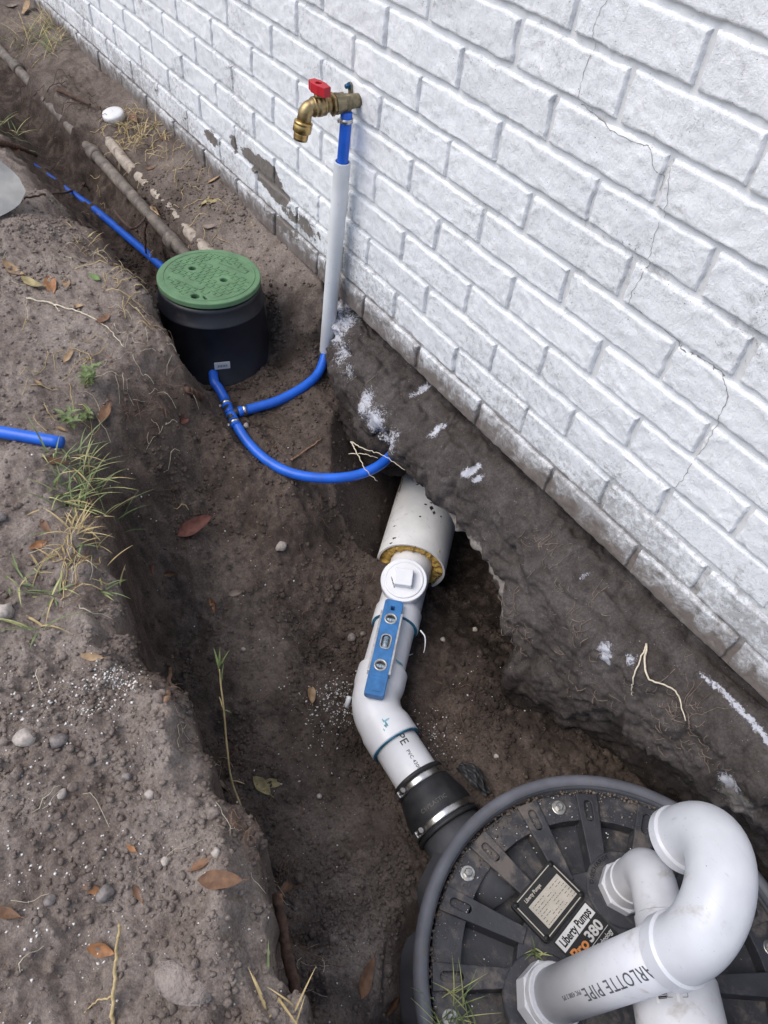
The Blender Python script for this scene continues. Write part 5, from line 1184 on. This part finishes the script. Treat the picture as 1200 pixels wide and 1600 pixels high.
for a_ in (
 ((-0.8492,-0.6145,0.0521), .062, .4, 'leaf_tan', 'broad tan leaf at the top left of the leaf heap'), ((-0.8085,-0.5972,0.0482), .055, 1.1, 'leaf_grey', 'greyish leaf lying under the tan heap on the bank'), ((-0.7767,-0.5963,0.0532), .060, .5, 'leaf_olive', 'yellow-tan leaf in the middle of the leaf heap'),
 ((-0.7625,-0.5654,0.0466), .060, -.2, 'leaf_orange', 'curled golden leaf at the right of the leaf heap'), ((-0.7558,-0.5343,0.0509), .036, -.3, 'leaf_tan', 'small orange-tan leaf just right of the leaf heap'),
 ((-0.8120,-0.4803,0.0588), .030, .9, 'leaf_grey', 'small dull leaf beside the dry stalks above the heap'), ((-0.4178,-0.5909,-0.0287), .050, 2.3, 'leaf_brown', 'brown leaf right of the weed on the bank'), ((-0.6069,-0.5092,0.0440), .034, 1.9, 'leaf_brown', 'small brown leaf by the long pale straw'),
 ((-0.5481,-0.6053,0.0235), .034, 2.2, 'leaf_tan', 'narrow tan leaf left of the weed'), ((-0.2683,-0.7236,0.0319), .045, 1.4, 'leaf_brown', 'brown leaf tucked under the cut blue pipe end'), ((-0.4839,-0.5906,0.0091), .035, .2, 'leaf_brown', 'brown leaf directly under the weed leaves'),
 ((-0.3845,-0.6813,-0.0061), .022, .6, 'leaf_tan', 'small tan leaf above the cut blue pipe end'), ((-0.4248,-0.4360,-0.1141), .040, 2.2, 'leaf_red', 'rusty red leaf on the slope left of the tee'), ((-0.1136,-0.7984,0.0193), .030, 1.6, 'leaf_orange', 'small orange-brown leaf on the bank below the grass'),
 ((-0.1285,-0.7803,0.0335), .032, .1, 'leaf_brown', 'brown leaf on the bank left of the straw'), ((-0.0530,-0.7537,0.0186), .034, 1.0, 'leaf_tan', 'tan leaf among roots at the bank edge'), ((0.1314,-0.7989,0.0374), .033, .9, 'leaf_tan', 'pale tan leaf at the lip of the bank'),
 ((-0.2233,-0.5839,-0.3276), .028, 1.3, 'leaf_brown', 'brown leaf on the floor below the tall red leaf'), ((-0.2363,-0.6155,-0.3033), .024, .2, 'leaf_red', 'small red leaf at the foot of the bank'), ((-0.1305,-0.5335,-0.3624), .032, -.5, 'leaf_orange', 'orange leaf alone on the trench floor'),
 ((-0.1190,-0.4860,-0.3432), .030, 1.2, 'leaf_grey', 'dull leaf right of the lone orange leaf'), ((0.1221,-0.4439,-0.4441), .045, -.6, 'leaf_tan', 'tan leaf left of the white elbow'), ((0.2444,-0.6207,-0.4149), .050, .4, 'leaf_olive', 'yellow-green leaf of a pair on the trench floor'),
 ((0.2459,-0.5994,-0.4284), .045, .9, 'leaf_olive', 'pale leaf overlapping its pair on the trench floor'), ((0.4077,-0.9015,0.0134), .026, .6, 'leaf_orange', 'bright orange leaf left of the blue-grey stone'), ((0.4658,-0.9162,-0.0020), .032, .8, 'leaf_orange', 'orange-yellow leaf touching the straw stalk'),
 ((0.3918,-0.8490,0.0230), .014, .5, 'leaf_orange', 'tiny orange leaf scrap in the middle of the front bank'), ((0.4517,-0.7892,0.0246), .036, 1.2, 'leaf_brown', 'long brown leaf near the cream pebble'), ((0.4865,-0.7793,0.0514), .050, 1.0, 'leaf_brown', 'dark brown leaf half sunk near the bank edge'),
 ((0.3827,-0.9884,0.0212), .034, .8, 'leaf_brown', 'brown leaf cut off at the left edge'), ((0.4379,-0.8618,0.0103), .022, .1, 'leaf_brown', 'curled brown leaf bit right of the blue-grey stone'), ((0.2340,-0.6892,-0.3555), .055, 1.6, 'leaf_grey', 'grey leaf folded on the bank lip above the stalk'),
 ((0.6122,-0.6324,-0.3699), .060, 2.2, 'leaf_brown', 'large brown leaf on the trench floor left of the basin'), ((0.6594,-0.6112,-0.4197), .036, 1.4, 'leaf_brown', 'brown leaf against the basin side'), ((0.4278,-0.6663,-0.3870), .036, 1.7, 'leaf_brown', 'brown leaf at the tip of the thick root'),
 ((-1.1379,-0.0146,0.0149), .040, 1.3, 'leaf_tan', 'upper tan leaf on the slope by the wall'), ((-1.0706,-0.0727,-0.0061), .040, 1.5, 'leaf_olive', 'left leaf of the olive group near the valve box'), ((-1.0578,-0.0577,0.0018), .036, 1.2, 'leaf_olive', 'right leaf of the olive group near the valve box'),
 ((-0.9602,-0.1145,-0.0127), .045, .7, 'leaf_grey', 'dull leaf below the olive group near the valve box'), ((-1.3544,-0.1095,-0.0240), .035, 1.2, 'leaf_brown', 'brown leaf on the soil above the flaky pipe'), ((-1.1600,-0.1824,-0.0455), .040, -.3, 'leaf_tan', 'tan leaf wedged against the grey metal pipe'),
 ((-1.4528,-0.0284,0.0078), .040, .1, 'leaf_brown', 'brown leaf in dry grass by the far wall'), ((-1.6223,-0.0488,0.0074), .045, .0, 'leaf_brown', 'bent brown leaf right of the capped stub'), ((-2.8237,-0.0680,-0.0074), .050, 1.2, 'leaf_grey', 'grey leaf in the top left corner'),
 ((-1.6437,-0.4035,-0.0372), .060, 2.6, 'leaf_brown', 'curled brown leaf at the far end of the blue trench pipe'), ((-0.7332,-0.4771,0.0617), .034, .4, 'leaf_green', 'green leaf on the bank above the long straw'), ((-0.6655,-0.5439,0.0501), .03, 1., 'leaf_tan', 'tan leaf flake beside the long pale straw'),
 ((-0.5067,-0.6797,0.0140), .024, .7, 'leaf_tan', 'pinkish leaf scrap left of the weed')):
    leaf(*a_, curl=rnd.uniform(.1, .6), fold=rnd.uniform(.15, .6), w=rnd.uniform(.32, .46))
leaf((-0.2590,-0.5053,-0.2749), .085, 1.75, 'leaf_red', 'long red-brown leaf standing on the bank foot', tilt=.55, lift=.02, curl=.2, fold=.5)
leaf((-2.7199,-0.0310,0.0039), .085, 2.0, 'leaf_tan', 'long tan leaf in the dry grass at the top left corner', tilt=.5, lift=.02)

# ------------------------------------------------------------------ straw, roots, twigs
pmat('straw', lin(192, 170, 124), .7, var=.15, vscale=200); pmat('straw_pale', lin(214, 202, 178), .7, var=.12, vscale=200)
pmat('root_dark', lin(74, 56, 46), .85, var=.3, vscale=160, bump=.4, bscale=300); pmat('root_mid', lin(138, 108, 86), .8, var=.25, vscale=160); pmat('root_pale', lin(140, 124, 110), .85, var=.2, vscale=160); pmat('bark', lin(90, 68, 55), .85, var=.3, vscale=110, bump=.6, bscale=200)
def strand(pts, r, mat, name, label, cat, taper=.5, wob=.0015, group=None, n=8, k=6):
    P = catmull([Vector(p) for p in pts], n); P = [p + Vector([rnd.uniform(-wob, wob) for _ in range(3)]) for p in P]
    m = len(P); o = mk(name, *tube(P, [r * (1 - (1 - taper) * i / (m - 1)) for i in range(m)], k), MAT[mat], loc=P[0]); return tag(o, label, cat, group)
def gpts(pts, lift): return [Vector((p[0], p[1], gz(p[0], p[1]) + lift)) for p in pts]
strand(gpts([(-0.7332,-0.6216,0.0516), (-0.6951,-0.5806,0.0466), (-0.6384,-0.5408,0.0469), (-0.5904,-0.5140,0.0371), (-0.5367,-0.4987,0.0148)], .004), .0017, 'straw_pale', 'straw', 'long pale straw curving across the left bank', 'straw')
strand(gpts([(-0.7089,-0.5854,0.0461), (-0.6885,-0.5794,0.0441), (-0.6672,-0.5786,0.0442)], .004), .0013, 'straw_pale', 'straw', 'short forked bit of straw below the long pale straw', 'straw')
strand([Vector((0.5468,-0.9371,-0.0049)), Vector((0.5175,-0.9180,0.0263)), Vector((0.4946,-0.9004,0.0590)), Vector((0.4814,-0.8855,0.0902))], .0022, 'straw', 'straw', 'yellow straw stalk standing at the bottom of the bank', 'straw', taper=.7)
strand([Vector((0.5195,-0.9202,0.0224)), Vector((0.5114,-0.9383,0.0056)), Vector((0.5098,-0.9609,-0.0130))], .0012, 'straw', 'straw', 'thin bent straw beside the yellow stalk', 'straw')
strand([on_bank(v, .006) for v in ((0.5050,0.0161,-0.0450), (0.5280,-0.0238,-0.0750), (0.5378,-0.0552,-0.1050), (0.5425,-0.0747,-0.1200))], .0015, 'straw_pale', 'straw', 'left straw stem hanging from the footing bank', 'straw')
strand([on_bank(v, .006) for v in ((0.5050,0.0161,-0.0450), (0.5427,0.0019,-0.0600), (0.5849,0.0032,-0.0600), (0.6274,0.0089,-0.0700))], .0019, 'straw_pale', 'straw', 'right straw stem lying down the footing bank', 'straw')
Vs, Fs = [], []
for c, r, n in (((0.2697,-0.0214,-0.0500), .03, 26), ((0.3718,-0.0284,-0.0800), .03, 26), ((0.6038,-0.0166,-0.0700), .03, 40), ((0.2963,-0.0771,-0.2000), .03, 18), ((0.3088,-0.1062,-0.2500), .03, 14), ((-0.3078,-0.0042,-0.1000), .03, 16), ((0.6410,-0.0144,-0.1200), .04, 30), ((0.4803,-0.0556,-0.1600), .05, 20)):
    for _ in range(n):
        x, z = c[0] + rnd.gauss(0, r), c[2] + rnd.gauss(0, r * .6); an = rnd.uniform(0, 6.28); ln = rnd.uniform(.008, .035); P = []
        for k in range(5):
            P.append(on_bank((x, 0, z), .001 + .004 * math.sin(k * .8))); an += rnd.uniform(-.7, .7); x += math.cos(an) * ln / 5; z += math.sin(an) * ln / 5
        if max((P[k] - P[k + 1]).length for k in range(4)) > .03: continue
        v, f = tube(P, rnd.uniform(.0003, .0007), 3, caps=False); b0 = len(Vs); Vs += v; Fs += [tuple(q + b0 for q in g) for g in f]
o = mk('bank_rootlets', Vs, Fs, MAT['root_pale'], kind='stuff'); o['label'] = 'fine rootlets clinging to the footing bank'; o['category'] = 'rootlets'
strand([Vector((-0.1667,-0.1841,-0.0814)), Vector((-0.1275,-0.1903,-0.0853)), Vector((-0.0938,-0.1928,-0.0967)), Vector((-0.0729,-0.1786,-0.1165))], .0013, 'straw_pale', 'root', 'pale forked root dangling over the lower blue loop', 'root')
strand([Vector((-0.1667,-0.1841,-0.0814)), Vector((-0.1287,-0.1748,-0.0756)), Vector((-0.0929,-0.1521,-0.0740)), Vector((-0.0447,-0.1328,-0.0830))], .0012, 'straw_pale', 'root', 'pale root reaching toward the wide sleeve top', 'root')
strand([Vector((-0.1536,-0.1961,-0.0974)), Vector((-0.1147,-0.1809,-0.0753)), Vector((-0.0968,-0.1646,-0.0785))], .0010, 'straw_pale', 'root', 'short pale root crossing beside the lower blue loop', 'root')
strand([Vector((0.4889,-0.7146,-0.1402)) , Vector((0.5252,-0.7251,-0.1512)), Vector((0.5728,-0.7395,-0.1722)), Vector((0.6323,-0.7544,-0.2086))], .0065, 'bark', 'root', 'thick brown root along the bottom edge of the bank', 'root', taper=1.25, k=10)
strand([Vector((0.4891,-0.7098,-0.1375)), Vector((0.5005,-0.7192,-0.1481))], .0035, 'leaf_orange', 'root_tip', 'broken orange tip of the thick brown root', 'root', taper=1.8)
strand(gpts([(-1.5967,-0.2398,-0.1550), (-1.5903,-0.2904,-0.1686), (-1.1532,-0.4560,0.0436), (-1.1305,-0.5058,0.0540)], .012), .0042, 'root_dark', 'root', 'dark root crossing the blue pipe near the shovel', 'root', k=8)
strand([Vector((-1.1938,-0.2834,-0.0400)), Vector((-1.0707,-0.2827,-0.0300)), Vector((-1.1276,-0.2340,-0.0500)), Vector((-1.1814,-0.2030,-0.0600))], .0042, 'root_dark', 'root', 'dark root arching over the narrow trench to the metal pipe', 'root', k=8)
strand([Vector((-1.1486,-0.2164,-0.0600)), Vector((-1.1404,-0.2282,-0.0900)), Vector((-1.1317,-0.2362,-0.1400))], .0050, 'root_dark', 'root', 'dark root hanging below the metal pipe', 'root', k=8)
strand(gpts([(-1.9348,-0.1812,-0.0058), (-1.8770,-0.1459,-0.0155), (-1.8029,-0.1230,-0.0160)], .012), .0075, 'bark', 'root', 'stubby brown root above the metal pipe', 'root', k=9)
strand(gpts([(-1.5928,-0.4507,0.0024), (-1.6571,-0.3929,-0.0459), (-1.8262,-0.3156,-0.1480)], .01), .0095, 'bark', 'root', 'thick root stub at the left end of the narrow trench', 'root', k=9)
strand(gpts([(-0.4572,-0.4107,-0.0730), (-0.4587,-0.3932,-0.0913), (-0.4658,-0.3800,-0.1088)], .004), .0085, 'bark', 'root', 'cut root stub sticking out of the slope by the box', 'root', k=10, taper=1.1)
strand(gpts([(-0.2827,-0.2591,-0.2042), (-0.3025,-0.2102,-0.2103), (-0.3107,-0.1652,-0.2038)], .004), .0028, 'root_mid', 'twig', 'brown twig on the soil above the lower blue loop', 'twig')
strand(gpts([(0.2567,-0.7421,0.0553), (-0.0291,-0.6702,-0.3643), (-0.0985,-0.6466,-0.4328)], .01), .0042, 'root_mid', 'root', 'light brown root stump at the bank lip', 'root', k=8)
strand(gpts([(-0.4229,-0.4734,-0.0709), (-0.3723,-0.4868,-0.1309), (-0.3521,-0.4617,-0.2010)], .003), .0010, 'root_mid', 'root', 'hair root trailing down the slope left of the tee', 'root')
strand([Vector((0.1395,-0.1836,-0.3810)), Vector((0.1575,-0.1849,-0.3808)), Vector((0.1707,-0.1925,-0.3943)), Vector((0.1762,-0.1978,-0.4079))], .0018, 'pvc', 'pipe_shaving', 'white curled plastic shaving beside the drain pipe', 'shaving', wob=.0002)
strand([Vector((0.1303,-0.2109,-0.4731)) + Vector((0, 0, .004)), Vector((0.1406,-0.2046,-0.4693)) + Vector((0, 0, .006)), Vector((0.1428,-0.1943,-0.4669)) + Vector((0, 0, .004))], .0018, 'pvc', 'pipe_shaving', 'short white plastic shaving nearer the elbow', 'shaving', wob=.0002)
o = mk('pipe_scrap', *lathe(Vector((0.1786,-0.3863,-0.4096)), (.4, -.5, -.5), [(.0045, 0), (.005, .001), (.005, .022), (.004, .022)], 14), MAT['pvc'], loc=Vector((0.1786,-0.3863,-0.4096))); tag(o, 'small white plastic scrap poking out left of the elbow', 'pipe scrap')
# folded black plastic beside the coupling
fa, fb_ = Vector((0.4089,-0.2815,-0.4250)), Vector((0.4817,-0.2638,-0.4250)); fu = dirf(fa, fb_); fw = upv.cross(fu); FL = (fb_ - fa).length
V, F = [], []
for i in range(25):
    for j in range(15):
        u, v_ = i / 24, j / 14 - .5; ww = .030 * (.55 + .6 * math.sin(math.pi * min(1, u * 1.15 + .05))) 
        V.append(fa + fu * (FL * u) + fw * (v_ * ww + .005 * math.sin(u * 5)) + upv * (.006 + .0045 * math.sin(v_ * 21 + u * 5) + .006 * math.sin(math.pi * u) + .004 * math.sin(u * 17 + v_ * 9)))
for i in range(24):
    for j in range(14): F.append((i * 15 + j, i * 15 + j + 15, i * 15 + j + 16, i * 15 + j + 1))
o = mk('plastic_film', V, F, MAT['rubber'], loc=fa); tag(o, 'crumpled strip of black plastic film beside the rubber coupling', 'plastic film')

# fine rootlets and straw bits nobody could count
def fibres(name, n, spots, rr, mat, label, cat, L=(.02, .07), lift=.006, droop=.4):
    Vs, Fs = [], []
    for _ in range(n):
        c, r = spots[rnd.randrange(len(spots))]
        x, y = c[0] + rnd.gauss(0, r), c[1] + rnd.gauss(0, r * .7)
        if y > .01 or math.hypot(x - BASIN[0], y - BASIN[1]) < .33 or math.hypot(x - vb.x, y - vb.y) < .13: continue
        an = rnd.uniform(0, 6.28); ln = rnd.uniform(*L); P = []; k = 6; h0 = rnd.uniform(0, lift * 2)
        for i in range(k):
            t = i / (k - 1); an += rnd.uniform(-.6, .6); 
            P.append(Vector((x, y, gz(x, y) + .001 + h0 * math.sin(math.pi * min(1, t + .15)) + rnd.uniform(0, lift * .3))))
            x += math.cos(an) * ln / k; y = min(y + math.sin(an) * ln / k, .012)
        if max(q.z for q in P) - min(q.z for q in P) > .045: continue
        v, f = tube(P, [rr * rnd.uniform(.6, 1.2)] * k, 3, caps=False); b0 = len(Vs); Vs += v; Fs += [tuple(q + b0 for q in g) for g in f]
    o = mk(name, Vs, Fs, MAT[mat], kind='stuff'); o['label'] = label; o['category'] = cat
edge = [((-0.0682,-0.7278,0.0111), .04), ((0.0191,-0.7453,0.0085), .03), ((0.2413,-0.7171,0.0005), .03), ((0.2470,-0.7120,-0.0141), .025), ((-0.4276,-0.5453,-0.0450), .05), ((-0.5135,-0.4511,-0.0103), .05), ((-0.5772,-0.4335,0.0231), .04), ((-0.4491,-0.5098,-0.0421), .05), ((0.4103,-0.6810,-0.3940), .03), ((0.5304,-0.7120,-0.3654), .03), ((0.4260,-0.7239,-0.0097), .02), ((-0.9076,-0.4387,0.0149), .06), ((-0.8850,-0.4044,0.0018), .05), ((0.1542,-0.6540,-0.4444), .02)]
fibres('rootlets', 300, edge, .00045, 'root_mid', 'tangles of thin brown rootlets along the bank edge', 'rootlets', lift=.012)
fibres('rootlets_pale', 130, edge + [((0.5207,-0.8303,0.0366), .1), ((0.3319,-0.9076,0.0251), .15), ((-0.6463,-0.5904,0.0451), .12)], .00055, 'straw_pale', 'pale thin root hairs over the bank', 'rootlets', lift=.010)
fibres('straw_litter', 220, [((-1.5714,-0.0502,0.0001), .10), ((-1.6288,-0.0676,0.0003), .06), ((-1.4043,-0.0395,0.0063), .07), ((-2.4516,-0.0811,-0.0067), .12), ((-1.4767,-0.1602,-0.0763), .10), ((-0.0667,-0.7427,0.0378), .04), ((-0.4866,-0.6157,0.0041), .1), ((-0.6857,-0.4247,0.0660), .06), ((-1.0775,-0.1116,-0.0224), .1)], .0010, 'straw', 'dry straw litter along the wall foot and bank', 'straw', L=(.03, .09), lift=.012)
fibres('floor_fibres', 200, [((0.2820,-0.5858,-0.4491), .12), ((-0.0307,-0.4870,-0.4019), .15), ((0.5206,-0.6355,-0.3913), .08), ((0.3138,-0.2262,-0.4664), .06), ((-0.1478,-0.2957,-0.3249), .1), ((-0.3313,-0.2880,-0.1884), .06)], .0005, 'root_mid', 'fine root hairs on the trench floor', 'rootlets', L=(.01, .04), lift=.003)
fibres('far_roots', 55, [((-1.8653,-0.1894,-0.0287), .1), ((-1.7062,-0.1610,-0.0143), .06), ((-1.6931,-0.2377,-0.0734), .08), ((-2.0258,-0.2468,-0.1371), .08)], .0011, 'root_dark', 'dark roots matted over the far end of the narrow trench', 'roots', L=(.05, .14), lift=.02)
# hairs hanging over the sleeve
Vs, Fs = [], []
for i in range(12):
    s0 = .30 - i * .010; t0 = slv_c0 + dd * s0 + Vector((-.055, -.045, .035)); P = [t0 + Vector((rnd.uniform(-.004, .004), rnd.uniform(-.004, .004), .02 - .03 * k * .35 * (1 + .2 * rnd.random()))) + Vector((.010 * k, -.016 * k, -.006 * k * k)) * .7 for k in range(5)]
    v, f = tube(catmull(P, 3), .0005, 3, caps=False); b0 = len(Vs); Vs += v; Fs += [tuple(q + b0 for q in g) for g in f]
o = mk('sleeve_hairs', Vs, Fs, MAT['root_mid'], kind='stuff'); o['label'] = 'thin root hairs hanging beside the wide sleeve'; o['category'] = 'rootlets'

# ------------------------------------------------------------------ grass and weeds
pmat('grass_green', lin(110, 126, 78), .55, var=.25, vscale=60); pmat('grass_pale', lin(166, 168, 112), .6, var=.2, vscale=60); pmat('grass_dry', lin(178, 158, 112), .65, var=.2, vscale=60); pmat('stem_green', lin(140, 146, 92), .6, var=.2, vscale=80)
def blade(P0, d, L, w, bend, n=6):
    V, F = [], []; d = Vector(d).normalized(); s = d.cross(Vector((0, 0, 1))); s = s.normalized() if s.length > 1e-3 else Vector((1, 0, 0)); hz = Vector((d.x, d.y, 0)); hz = hz.normalized() if hz.length > 1e-3 else s
    P = Vector(P0)
    for i in range(n + 1):
        t = i / n; ww = w * .5 * (1 - t ** 1.8) * (.55 + .45 * min(1, t * 4)) + .0001
        V += [P - s * ww, P + Vector((0, 0, -ww * .35)), P + s * ww]
        P = P + d * (L / n); d = (d + hz * (.25 * bend) + Vector((0, 0, -bend)) * (.28 + .2 * t)).normalized()
    for i in range(n):
        for j in range(2): a_ = i * 3 + j; F.append((a_, a_ + 3, a_ + 4, a_ + 1))
    return V, F
def tuft(p, n, L, label, w=.0032, spread=.02, mats=(('grass_green', .55), ('grass_pale', .25), ('grass_dry', .2)), lean=(0, 0), bend=.5, name='grass_tuft', cat='grass'):
    root = thing(name, label, cat, (p[0], p[1], gz(p[0], p[1])))
    for mat, fr in mats:
        parts = []
        for _ in range(max(2, int(n * fr))):
            an = rnd.uniform(0, 6.28); x, y = p[0] + rnd.gauss(0, spread), p[1] + rnd.gauss(0, spread); up = rnd.uniform(.35, 1.3)
            parts.append(blade((x, y, gz(x, y) - .002), (math.cos(an) + lean[0], math.sin(an) + lean[1], up), L * rnd.uniform(.45, 1.15), w * rnd.uniform(.6, 1.1), bend * rnd.uniform(.3, 1.2)))
        for b in parts: mk('blade', *b, MAT[mat], root)
    return root
tuft((-0.2768,-0.6821,-0.0210), 70, .085, 'large green grass tuft right of the cut blue pipe end', lean=(.3, .3), spread=.022)
tuft((-0.1971,-0.7154,-0.0063), 44, .070, 'green grass tuft hanging at the bank edge below the large one', lean=(.35, .3), spread=.016)
tuft((-0.2135,-0.7282,0.0168), 40, .045, 'short green grass beside the large tuft', spread=.018)
tuft((-0.0131,-0.8052,0.0207), 12, .070, 'upright grass sprig on the bank left of the trench lip', spread=.006, w=.0036)
tuft((0.0425,-0.8459,0.0236), 7, .075, 'flattened grass sprig lying on the bank below the upright one', spread=.005, bend=.9, w=.004)
tuft((-0.0530,-0.8454,0.0257), 12, .050, 'pale grass shoot near the left edge of the bank', spread=.008)
tuft((0.0134,-0.7458,0.0102), 12, .045, 'small grass shoot sticking out at the bank lip', lean=(.4, .3), spread=.006)
tuft((-0.0720,-0.7510,0.0452), 50, .060, 'bundle of dry straw-coloured grass at the bank edge', mats=(('grass_dry', .9), ('grass_green', .1)), spread=.014, bend=.7)
tuft((-1.8784,-0.3753,-0.0647), 30, .09, 'green grass at the left edge beside the narrow trench', spread=.03)
tuft((-2.5075,-0.0685,-0.0070), 90, .14, 'dry and green grass clump at the top left by the wall', mats=(('grass_dry', .65), ('grass_green', .35)), spread=.05)
tuft((-2.3304,-0.0678,0.0023), 60, .11, 'green grass clump against the far end of the wall', mats=(('grass_green', .6), ('grass_dry', .4)), spread=.03)
tuft((-1.5080,-0.0527,-0.0037), 60, .085, 'dry grass clump in front of the wall right of the stub', mats=(('grass_dry', 1.),), spread=.045, bend=.9)
tuft((-1.5743,-0.1155,-0.0377), 44, .075, 'dry grass clump below the capped stub', mats=(('grass_dry', 1.),), spread=.03, bend=.9)
tuft((-0.9163,-0.4207,0.0142), 20, .04, 'dry grass crown on the bank above the green lid', mats=(('grass_dry', 1.),), spread=.02)
tuft((0.6148,-0.7695,-0.0145), 16, .06, 'dry straw shoots at the bottom beside the thick root', mats=(('grass_dry', .8), ('grass_green', .2)), spread=.02)
tuft((-0.0493,-0.8222,0.0301), 10, .04, 'thin green shoots above the upright grass sprig', spread=.02)
# grass growing in the dirt between gasket and lid, and on the lid
def lid_tuft(c, n, L, label, sp, w=.0026):
    root = thing('grass_tuft', label, 'grass', c); 
    for nm, mat, k in (('green_blades', 'grass_green', .6), ('pale_blades', 'grass_pale', .4)):
        parts = []
        for _ in range(max(2, int(n * k))):
            an = rnd.uniform(0, 6.28); parts.append(blade((c[0] + rnd.gauss(0, sp), c[1] + rnd.gauss(0, sp), c[2]), (math.cos(an) * .9, math.sin(an) * .9, rnd.uniform(.7, 1.5)), L * rnd.uniform(.5, 1.2), w * rnd.uniform(.6, 1.1), .35 * rnd.uniform(.2, 1.3)))
        for b in parts: mk('blade', *b, MAT[mat], root)
lid_tuft((0.7287,-0.5537,-0.3350), 44, .060, 'bright green grass growing at the left rim of the pump lid', .016, .0020)
lid_tuft((0.7341,-0.3990,-0.3320), 10, .028, 'small green sprout on the pump lid beside the name plate', .004)
# weed with small rounded leaves
def weed(p, h, label, nl=16, lean=(.1, .1)):
    b0 = Vector((p[0], p[1], gz(p[0], p[1]))); root = thing('weed', label, 'weed', b0)
    for s in range(4):
        dirv = Vector((rnd.uniform(-.5, .5) + lean[0], rnd.uniform(-.5, .5) + lean[1], 1)).normalized(); P = [b0 + dirv * (h * t) + Vector((0, 0, -.015 * t * t)) for t in (0, .3, .6, 1)]
        mk('stem', *tube(catmull(P, 4), .0011, 6), MAT['stem_green'], root); parts = []
        for i in range(nl // 4 + 2):
            t = rnd.uniform(.3, 1.05); c = b0 + dirv * (h * t); an = rnd.uniform(0, 6.28); parts.append(blade(c, (math.cos(an), math.sin(an), .5), .020 * rnd.uniform(.7, 1.3), .0085, .4, 5))
        for b in parts: mk('leaf', *b, MAT['grass_green'], root)
weed((-0.4748,-0.6056,0.0008), .055, 'small leafy weed growing on the bank right of the leaf scraps', 20)
weed((-0.3990,-0.6608,-0.0200), .035, 'low leafy weed just above the cut blue pipe end', 14)
weed((-0.4243,-0.6270,-0.0332), .02, 'seedling with round leaves on the bank edge', 8)
# the tall grass runner along the bank lip
run = [Vector((0.3985,-0.7049,-0.2332)), Vector((0.3372,-0.6924,-0.2239)), Vector((0.2891,-0.6868,-0.2075)), Vector((0.2503,-0.6733,-0.1796)), Vector((0.2035,-0.6535,-0.1492)), Vector((0.1718,-0.6417,-0.1272)), Vector((0.1565,-0.6347,-0.1059))]
rn = thing('grass_runner', 'tall jointed grass runner with green tip along the trench lip', 'grass', run[0])
rp = catmull(run, 6); mk('stem', *tube(rp, [.0019 * (1 - .35 * i / len(rp)) for i in range(len(rp))], 7), MAT['grass_dry'], rn)
bl = [blade(run[-1], v, L, .0042, .12) for v, L in (((-.35, .25, 1), .040), ((.05, .35, 1.1), .050), ((.1, .1, 1), .045), ((-.55, .1, .5), .035))]
bl += [blade(run[-2], (-.4, .3, .5), .035, .003, .3), blade(run[-3], (.4, .1, .7), .03, .0025, .3)]
for b in bl: mk('blade', *b, MAT['grass_green'], rn)
for b in (blade(run[3], (-.5, .2, .3), .035, .003, .5), blade(run[2], (.3, .2, .5), .03, .0028, .5), blade(run[4], (-.6, .1, .2), .03, .003, .6)): mk('dry_blade', *b, MAT['grass_dry'], rn)
strand([run[0], Vector((0.4577,-0.7210,-0.2297)), Vector((0.5250,-0.7330,-0.2429))], .0016, 'straw', 'straw', 'thin stem trailing down from the tall grass runner', 'straw')

lump = (0.5489,-0.8550,0.0279)
vv = ico2V * np.array([.036, .020, .009]); nn = vnoise3(ico2V[:, 0] * 2, ico2V[:, 1] * 2, ico2V[:, 2] * 2, 95) * .5; vv = vv * (1 + nn[:, None])
pmat('pale_soil', lin(150, 138, 130), .95, var=.15, vscale=60, dirt=.4, dscale=50, dcol=lin(118, 106, 98), bump=.9, bscale=200, bdist=.006)
cA, sA = math.cos(.5), math.sin(.5); vv = np.stack([vv[:, 0] * cA - vv[:, 1] * sA, vv[:, 0] * sA + vv[:, 1] * cA, vv[:, 2]], 1)
o = mk('soil_clod', vv + np.array([lump[0], lump[1], gz(lump[0], lump[1]) - .001]), ico2F, MAT['pale_soil'], loc=(lump[0], lump[1], gz(lump[0], lump[1]))); tag(o, 'big pale dry soil clod at the bottom of the bank', 'soil clod')
